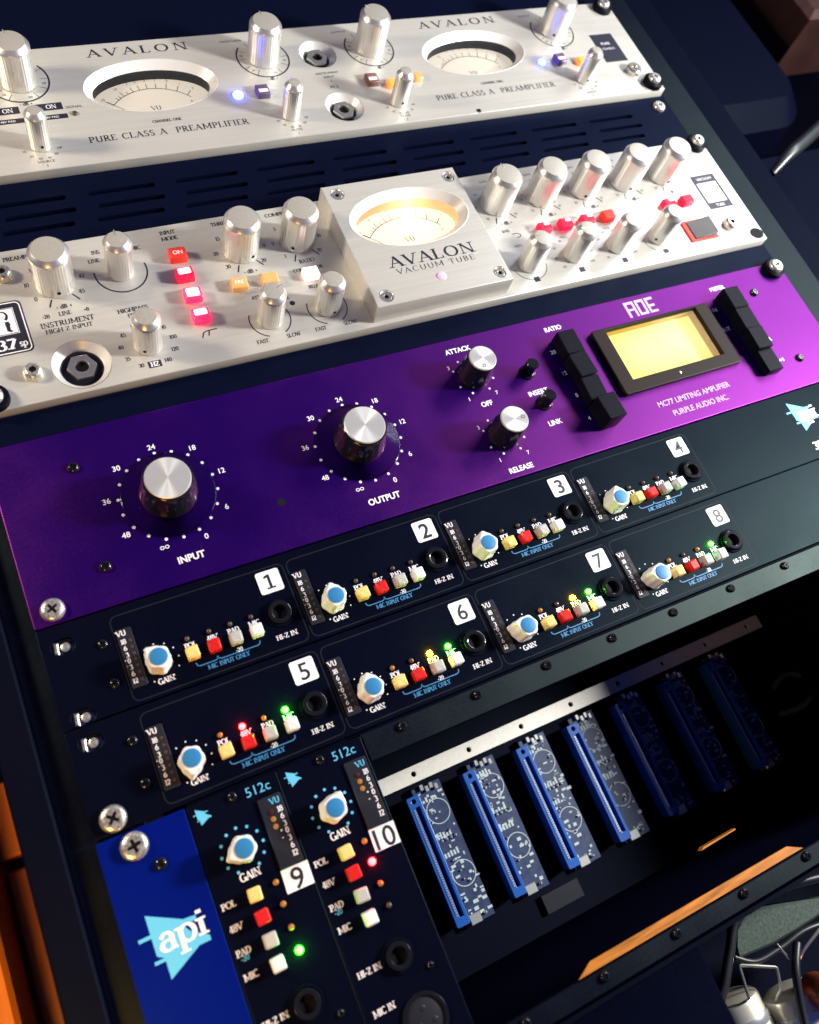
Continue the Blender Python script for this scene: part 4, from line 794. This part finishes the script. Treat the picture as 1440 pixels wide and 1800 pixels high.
# ------------------------------------------------------------------ module rack with two fitted modules
XM = -206.5
def module_rack():
    t = thing('module_rack', (0, -155, 0), 'half empty module rack with blue slot connectors and a blue end plate', 'rack unit')
    blue = part('end_plate', front_plate(-RX, XM - .2, -222, -89.0, -3.2, 0, [], .4), 'blue', t, None, 'blue end plate with a cyan and white emblem')
    P = Print(.06); emblem(P, -223.5, -132, 1.0); P.done('cyan_emblem', 'pcyan', blue)
    P = Print(.12); P.serif('api', -220.4, -129.0 - 1.0, 9.2, thick=.17, thin=.08, width=18.0); P.done('white_lettering', 'pwhite', blue)
    small_screw(blue, -220.8, -104.9, 0, 2.5, 1.5)
    part('end_plate', front_plate(204.4, RX, -222, -89.0, -3.2, 0, [], .4), 'blue', t)
    # top and bottom rails with spare module screws
    def rail(y0, y1, z):
        mb = MB(); mb.box(XM + 76.6, 204.2, y0, y1, z - 3, z, .5); return part('slot_rail', mb, 'rail', t, (37, (y0 + y1) / 2, z))
    for ya, yb, ys in ((-101.2, -88.6, -92.3), (-220.4, -212.2, -215.0)):
        r = rail(ya, yb, -.4)
        for k in range(2, 10): small_screw(r, XM + 19 + 38.1 * k + (0 if ya > -150 else .3), ys, -.4, 2.2, 1.5, 'blackgloss')
    # chassis walls
    for n, bx in (('chassis_wall', (-206, 204, -89.2, -87.8, -170, -3.5)), ('chassis_wall', (-206, 204, -224, -222.2, -170, -3.5)), ('chassis_wall', (203.8, 206, -222, -89.4, -170, -3.5)), ('chassis_wall', (-208.4, -206.6, -222, -89.4, -170, -3.5))):
        mb = MB(); mb.box(*bx); part(n, mb, 'blackmatte', t)
    mb = MB(); mb.box(-206, 203.6, -222, -89.4, -172, -156); bp = part('backplane', mb, 'blackmatte', t)
    mb = filled([[(-130, -114.9), (203, -114.9), (203, -105.4), (-130, -105.4)]] + [ell(-114 + 38.1 * k, -110.1, 1.6, 1.6, 16) for k in range(9)], -146, -143.8, .2); part('mounting_bar', mb, 'bar', t, None, 'bare aluminium bar with a row of holes')
    mb = MB(); mb.box(-130, 203, -115, -105, -152, -150); part('bar_backing', mb, 'dark', t)
    for k in range(8):
        cx = -82.4 + 38.15 * k - 38.15 * 0; rnd = random.Random(40 + k)
        if k > 6: break
        mb = MB(); mb.box(cx + 3.0, cx + 22.0, -199, -118, -153.0, -151.4, .2); c = part('circuit_board', mb, 'pcb', t, (cx + 12, -158, -151.4))
        mb = filled([rrect(cx - 4.2, cx + 4.2, -196, -121.5, 1.0, 2), [(cx - .6, -191), (cx + 2.2, -191), (cx + 2.2, -128), (cx - .6, -128)], ell(cx - .2, -124.4, 1.4, 1.4, 14)], -152, -142.5, .3); e = part('slot_connector', mb, 'conn', c, (cx, -158, -150))
        mb = MB()
        for j in range(44): yy = -190 + 1.4 * j; mb.box(cx - 2.3, cx - 1.2, yy, yy + .8, -142.6, -142.1)
        mb.k = 0; tag(part('contact_row', mb, 'pin', c), kind='stuff')
        mb = MB(); mb.box(cx - .6, cx + 2.2, -191, -128, -151, -149.5); part('slot_floor', mb, 'dark', c)
        mb = MB(); z = -151.3
        for cy_, rr in ((-135, 7.2), (-172, 7.2)): mb.ribbon(ell(cx + 14, cy_, rr, rr, 28), .5, z, True)
        for j in range(46):
            xx = cx + 6 + rnd.random() * 14; yy = -197 + rnd.random() * 77; mb.box(xx, xx + .8 + rnd.random() * 2.6, yy, yy + .7 + rnd.random() * 1.3, z - .05, z + .1, 0, False)
        for cy_ in (-128, -150, -161): 
            for j in range(5): mb.box(cx + 7 + 2 * j, cx + 8.3 + 2 * j, cy_, cy_ + 3.4 * rnd.random() + 1, z - .05, z + .12, 0, False)
        tag(part('silkscreen_marks', mb, 'silk', c), kind='stuff')
        mb = MB()
        for (dx, dy) in ((8, -119.5), (11, -121.2), (14, -120.2), (17, -121.8)): mb.box(cx + dx, cx + dx + 2.2, dy - 1.2, dy + 2.2, z, z + 2.2, .3)
        for j in range(4): mb.lathe(cx + 9 + 3 * j, -151.2, [(1.0, z), (.8, z + 1.2), (.3, z + 1.6)], 8)
        mb.box(cx + 6, cx + 13, -199, -193.5, z, z + 2.4, .3); mb.lathe(cx + 16.8, -196, [(1.1, z), (.8, z + 1.6), (.3, z + 2)], 10)
        for j in range(8): mb.lathe(cx + 8 + rnd.random() * 11, -190 + rnd.random() * 66, [(.75, z), (.5, z + 1), (.2, z + 1.2)], 8)
        tag(part('solder_parts', mb, 'pin', c), kind='stuff')
    mb = MB(); mb.box(-30, -4, -213.6, -203, -155.6, -153, .2); part('rating_plate', mb, 'smoke', t)
    mb = MB(); mb.prism([(-83.8, -211.4), (41.8, -211.4), (34.2, -207.6), (-76, -207.6)], -.6, .15, .1, True); part('amber_reflection', mb, 'amberreflect', t, None, 'amber strip painted as an orange reflection along the inner bottom edge')  # strip stands in for an orange reflection on the bottom rail
    mb = MB(); mb.prism([(28, -204.4), (52, -203.6), (52.6, -202.9), (30, -203.2)], -64, -60, .2, True); part('amber_reflection', mb, 'amberreflect', t)  # same painted reflection, deeper inside the chassis
    return t
module_rack()

def preamp_module(k, num, lit, knob_ang, label):
    x0 = XM + 38.1 * k
    t = thing('preamp_module', (x0 + 19, -155, 0), label, 'preamp module', 'narrow preamp modules in the module rack')
    part('front_panel', front_plate(x0 + .15, x0 + 37.95, -222, -89.2, -2.6, .3, [], .3), 'black', t)
    mb = MB(); mb.box(x0 + 1, x0 + 37, -220, -91, -150, -2.7); part('case', mb, 'blackmatte', t)
    z = .3; W = Print(z + .06); Cn = Print(z + .06)
    Cn.sans('512c', x0 + 28.8, -92.9, 4.0, bold=-.004); emblem(Cn, x0 + 5.4, -94.6, .27)
    small_screw(t, x0 + 18.4, -92.1, z, 2.0, 1.3)
    s_ = part('vu_strip', MB().prism(rrect(x0 + 26.8, x0 + 36.6, -125.6, -97.4, .9, 3), z + .02, z + .9, .25), 'smoke', t, (x0 + 31, -111, z))
    Cn.serif('VU', x0 + 33.4, -99.8, 2.4, thick=.19, thin=.10, slab=.10, z=z + .97)
    for tx, yy in (('18', -103.6), ('6', -106.5), ('3', -109.5), ('0', -112.3), ('3', -115.3), ('6', -118.3), ('12', -121.4)): W.serif(tx, x0 + 34.4, yy, 2.1, thick=.2, thin=.11, slab=.11, z=z + .97)
    W.serif('+', x0 + 32.2, -111.5, 1.8, thick=.2, z=z + .97); W.serif('-', x0 + 31.8, -114.2, 1.8, thick=.2, z=z + .97)
    for j, yy in enumerate((-103.6, -106.5, -109.5)):
        mb = MB(); mb.lathe(x0 + 30.6, yy, [(1.15, z + .85), (1.0, z + 1.2), (.4, z + 1.35)], 12); part('meter_led', mb, 'offred' if j == 0 else 'offamber', s_)
    pointer_knob(t, x0 + 15.8, -112.3, z, knob_ang)
    for j in range(11): g = radians(240 - 30 * j); Cn.dot(x0 + 15.8 + 8.5 * cos(g), -112.3 + 8.5 * sin(g), .62, 10)
    W.serif('GAIN', x0 + 15.4, -122.0, 3.0, thick=.19, thin=.09, slab=.09, width=8.2)
    for j, (tx, m, yy) in enumerate((('POL', 'yellow', -129.0), ('48V', 'red', -137.4), ('PAD', 'grey', -146.2), ('MIC', 'white', -154.8))):
        button(t, x0 + 14.7, yy - .4, z, m, 5.2, 5.2, 5.0, .6, 'push_button')
        W.serif(tx, x0 + 4.4, yy, 2.4, thick=.2, thin=.10, slab=.11)
        on = lit[j]; led(t, x0 + 23.6, yy + .4, z, on or ('offamber' if j != 3 else 'offdark'), 1.5 if on else 1.2, 1.5, {'redled': 'glowing red lamp', 'greenled': 'glowing green lamp'}.get(on))
    Cn.serif('-20', x0 + 4.2, -148.4, 1.9, thick=.2, thin=.11, slab=.11)
    jack(t, x0 + 20.0, -172.2, z, 5.2, 'nut'); W.serif('HI-Z IN', x0 + 7.6, -172.2, 2.3, thick=.19, thin=.10, slab=.10, width=9.8); W.serif('MIC IN', x0 + 7.8, -186.6, 2.4, thick=.19, thin=.10, slab=.10, width=8.8)
    small_screw(t, x0 + 30.5, -180.5, z, 1.5, 1.0)
    mb = filled([ell(x0 + 21.4, -196, 9.2, 9.2, 48), ell(x0 + 21.4, -196, 7.6, 7.6, 48)], z, z + 1.0, .25); xl = part('xlr_socket', mb, 'blackgloss', t, (x0 + 21.4, -196, z))
    mb = MB(); mb.lathe(x0 + 21.4, -196, [(7.6, z + .2), (7.3, z + .35)], 40)
    for q in (90, 210, 330): g = radians(q); mb.lathe(x0 + 21.4 + 3.6 * cos(g), -196 + 3.6 * sin(g), [(1.3, z + .36), (1.2, z + .42)], 14)
    part('insert', mb, 'smoke', xl)
    sticker(t, x0 + 32.1, -130.2, 11.2, 9.0, num, z, .15, .008, 7.3, -1.5)
    W.done('white_lettering', 'pwhite', t); Cn.done('cyan_lettering', 'pcyan', t)
preamp_module(0, '9', (None, None, None, 'greenled'), 105, 'black preamp module with white sticker 9 and a green lamp, beside the blue end plate')
preamp_module(1, '10', (None, 'redled', None, None), -40, 'black preamp module with white sticker 10 and a red lamp, next to the empty slots')

# ------------------------------------------------------------------ rack screws
rack_screw(-232.3, 6.8, 0, 'silver cross head screw at the lower left corner of the purple unit', 0, 5.0, .5)
rack_screw(-232.5, -82.4, 0, 'silver cross head screw at the lower left of the black four channel units', 0, 5.2, .9)
rack_screw(-228.0, -95.0, 0, 'silver cross head screw at the top of the blue end plate', 0, 5.4, .2)
rack_screw(232.5, 82.3, 0, 'screw with black washer at the upper right corner of the purple unit', 4.0, 4.8, .2)
rack_screw(233.4, 187.6, 3.9, 'screw with black washer at the upper right corner of the silver strip', 3.8, 4.4, .7)
rack_screw(233.0, 246.8, 3.6, 'screw with black washer at the lower right corner of the top silver unit', 3.8, 4.4, .1)
rack_screw(231.6, 229.6, -1.2, 'bare silver screw on the vented panel at the right rail', 0, 4.4, .1)
rack_screw(233.0, 323.0, 3.6, 'screw with black washer at the upper right corner of the top silver unit', 3.8, 4.4, .4)
rack_screw(-231.0, 110.2, 3.9, 'screw with black washer at the lower left corner of the silver strip', 3.2, 4.6, .4)

# ------------------------------------------------------------------ what lies around the rack
mb = MB(); mb.box(-330, -286, -400, 20, -140, -36, 2.0); o = part('desk_side', mb, 'wood', None, (-300, -100, -90)); tag(o, 'orange varnished wooden desk side along the left of the rack', 'desk')
mb = MB(); mb.box(-284, -273, -75, -42, -80, -62, 1); mb.box(-284, -272, -300, -80, -84, -70, 1); o = part('wooden_batten', mb, 'wood', None, (-280, -100, -80)); tag(o, 'thin wooden batten in the gap between desk side and rack', 'batten')
mb = MB(); mb.box(-3000, 3000, -3000, 3000, -420, -400); o = part('floor', mb, 'floor', None, (0, 0, -410)); tag(o, kind='structure')

def curve(pts, n=10):
    out = []
    for i in range(len(pts) - 1):
        p0, p1, p2, p3 = (Vector(pts[max(i - 1, 0)]), Vector(pts[i]), Vector(pts[i + 1]), Vector(pts[min(i + 2, len(pts) - 1)]))
        for k in range(n): u = k / n; out.append(0.5 * ((2 * p1) + (p2 - p0) * u + (2 * p0 - 5 * p1 + 4 * p2 - p3) * u * u + (3 * p1 - p0 - 3 * p2 + p3) * u ** 3))
    return out + [Vector(pts[-1])]
def lower_unit():
    t = thing('open_power_unit', (20, -290, -60), 'open black power unit with silver cans and wiring below the module rack', 'power unit')
    mb = MB(); mb.box(-241, 241, -420, -224.4, -112, -108); part('tray', mb, 'blackmatte', t)
    mb = MB(); mb.box(-241, -20, -420, -224.6, -107.9, -16, 1); part('cover', mb, 'black', t)
    for x, ye, r in ((8, -268, 14.2), (40, -279, 14.5)):
        m_ = MB(); m_.lathe(0, 0, [(r, -90), (r, -2.4), (r - .8, -.8), (r - 2.6, 0), (2, .2)], 48); me = m_.mesh('metal_can', M['canmetal'])
        me.transform(Matrix.Rotation(radians(-90), 4, 'X')); c = place('metal_can', me, t, (x, ye, -66))
        m_ = MB(); m_.lathe(0, 0, [(r + .1, -13), (r + .4, -12.4), (r + .4, -9), (r + .1, -8.4)], 48, cap=False); me = m_.mesh('can_band', M['bright'])
        me.transform(Matrix.Rotation(radians(-90), 4, 'X')); place('can_band', me, c, (x, ye, -66))
    m_ = MB(); m_.lathe(47, -281, [(7, -56), (7.6, -53), (7.6, -44), (6, -41), (2, -40)], 40); part('copper_coil', m_, 'copper', t)
    m_ = MB(); z = -50; m_.tube([(8.2, -270, z - 6), (9.2, -267.5, z), (12.0, -254.8, z), (12.6, -254.1, z), (13.4, -254.2, z), (29.4, -262.4, z), (30.1, -263.1, z), (30.0, -264.0, z), (27.1, -271.4, z), (25, -276, z - 6)], .75, 8); part('wire_loop', m_, 'steel', t)
    m_ = MB(); m_.tube([(36.4, -254.6, -50), (37.4, -258, -50), (39.4, -263, -51)], .6, 8); part('wire_lead', m_, 'steel', t)
    m_ = MB(); m_.tube(curve([(43.2, -266.5, -52), (50, -262.5, -50), (64, -258, -49), (80, -252, -52)]), .9, 8); part('wire_lead', m_, 'steel', t)
    return t
lower_unit()
def slab_curve():
    pts = [(13.4, -251.5), (15.2, -246), (19.7, -240), (27, -236.4), (36, -236.8), (50, -241), (71, -247.6), (110, -259), (110, -268), (66, -254.6), (50, -254.6), (35, -254.2)]
    mb = MB(); mb.prism(pts, -58, -50, 1.2, True); o = part('vinyl_strap', mb, 'leather', None, (50, -240, -50)); tag(o, 'wide dark grey vinyl strap curving across the open unit', 'strap')
slab_curve()
def cable(pts, r, label, group='black cables by the open unit'):
    mb = MB(); mb.tube(curve(pts), r, 12); o = part('audio_cable', mb, 'cable', None, pts[0]); tag(o, label, 'cable', group)
cable([(-26, -290, -44), (-15.5, -266.2, -43), (-3.1, -254.0, -42), (5.9, -245.0, -42), (18.6, -233.6, -42), (36, -231.6, -42), (57.4, -234.0, -42), (90, -242, -42)], 2.3, 'thick black cable curving along the outer edge of the grey strap')
cable([(13, -250.5, -52), (22, -256.5, -51), (38, -257.2, -51), (60, -257.0, -51), (100, -267, -52)], 1.5, 'thin black cable along the lower edge of the grey strap')
cable([(20, -330, -46), (24.5, -300, -46), (30, -283, -47), (37, -268, -47), (47, -259, -50)], 2.0, 'black cable dropping between the two silver cans')
mb = MB(); mb.tube(curve([(182, -154, -140), (196, -150, -138), (208, -158, -137), (207, -168, -138), (196, -173, -140), (180, -172, -146)]), 2.0, 10); o = part('cable_loop', mb, 'leather', None, (196, -160, -140)); tag(o, 'grey cable loop at the dark far end of the module rack', 'cable')
# dark chair beside the rack
t = thing('studio_chair', (420, 240, -100), 'dark padded chair with a worn tubular arm standing right of the rack', 'chair')
mb = MB(); mb.tube(curve([(322, 176, -26), (340, 185, -19), (362, 194, -18), (420, 219, -18)]), [2.6 + 2.4 * min(1, i / 12) for i in range(31)], 14); part('armrest', mb, 'arm', t)
mb = MB(); mb.prism(rrect(330, 620, 40, 240, 40, 6), -140, -70, 14, True); part('seat', mb, 'blackmatte', t)
mb = MB(); mb.prism(rrect(330, 492, 270, 520, 40, 6), -160, -70, 18, True); part('backrest', mb, 'blackmatte', t)
mb = MB(); mb.lathe(480, 200, [(30, -400), (30, -140)], 24); part('pedestal', mb, 'blackmatte', t)
mb = MB(); mb.box(545, 900, 372, 760, -130, -60, 6); o = part('side_cabinet', mb, 'brown', None, (700, 600, -120)); tag(o, 'dark reddish brown cabinet far behind the chair', 'cabinet')
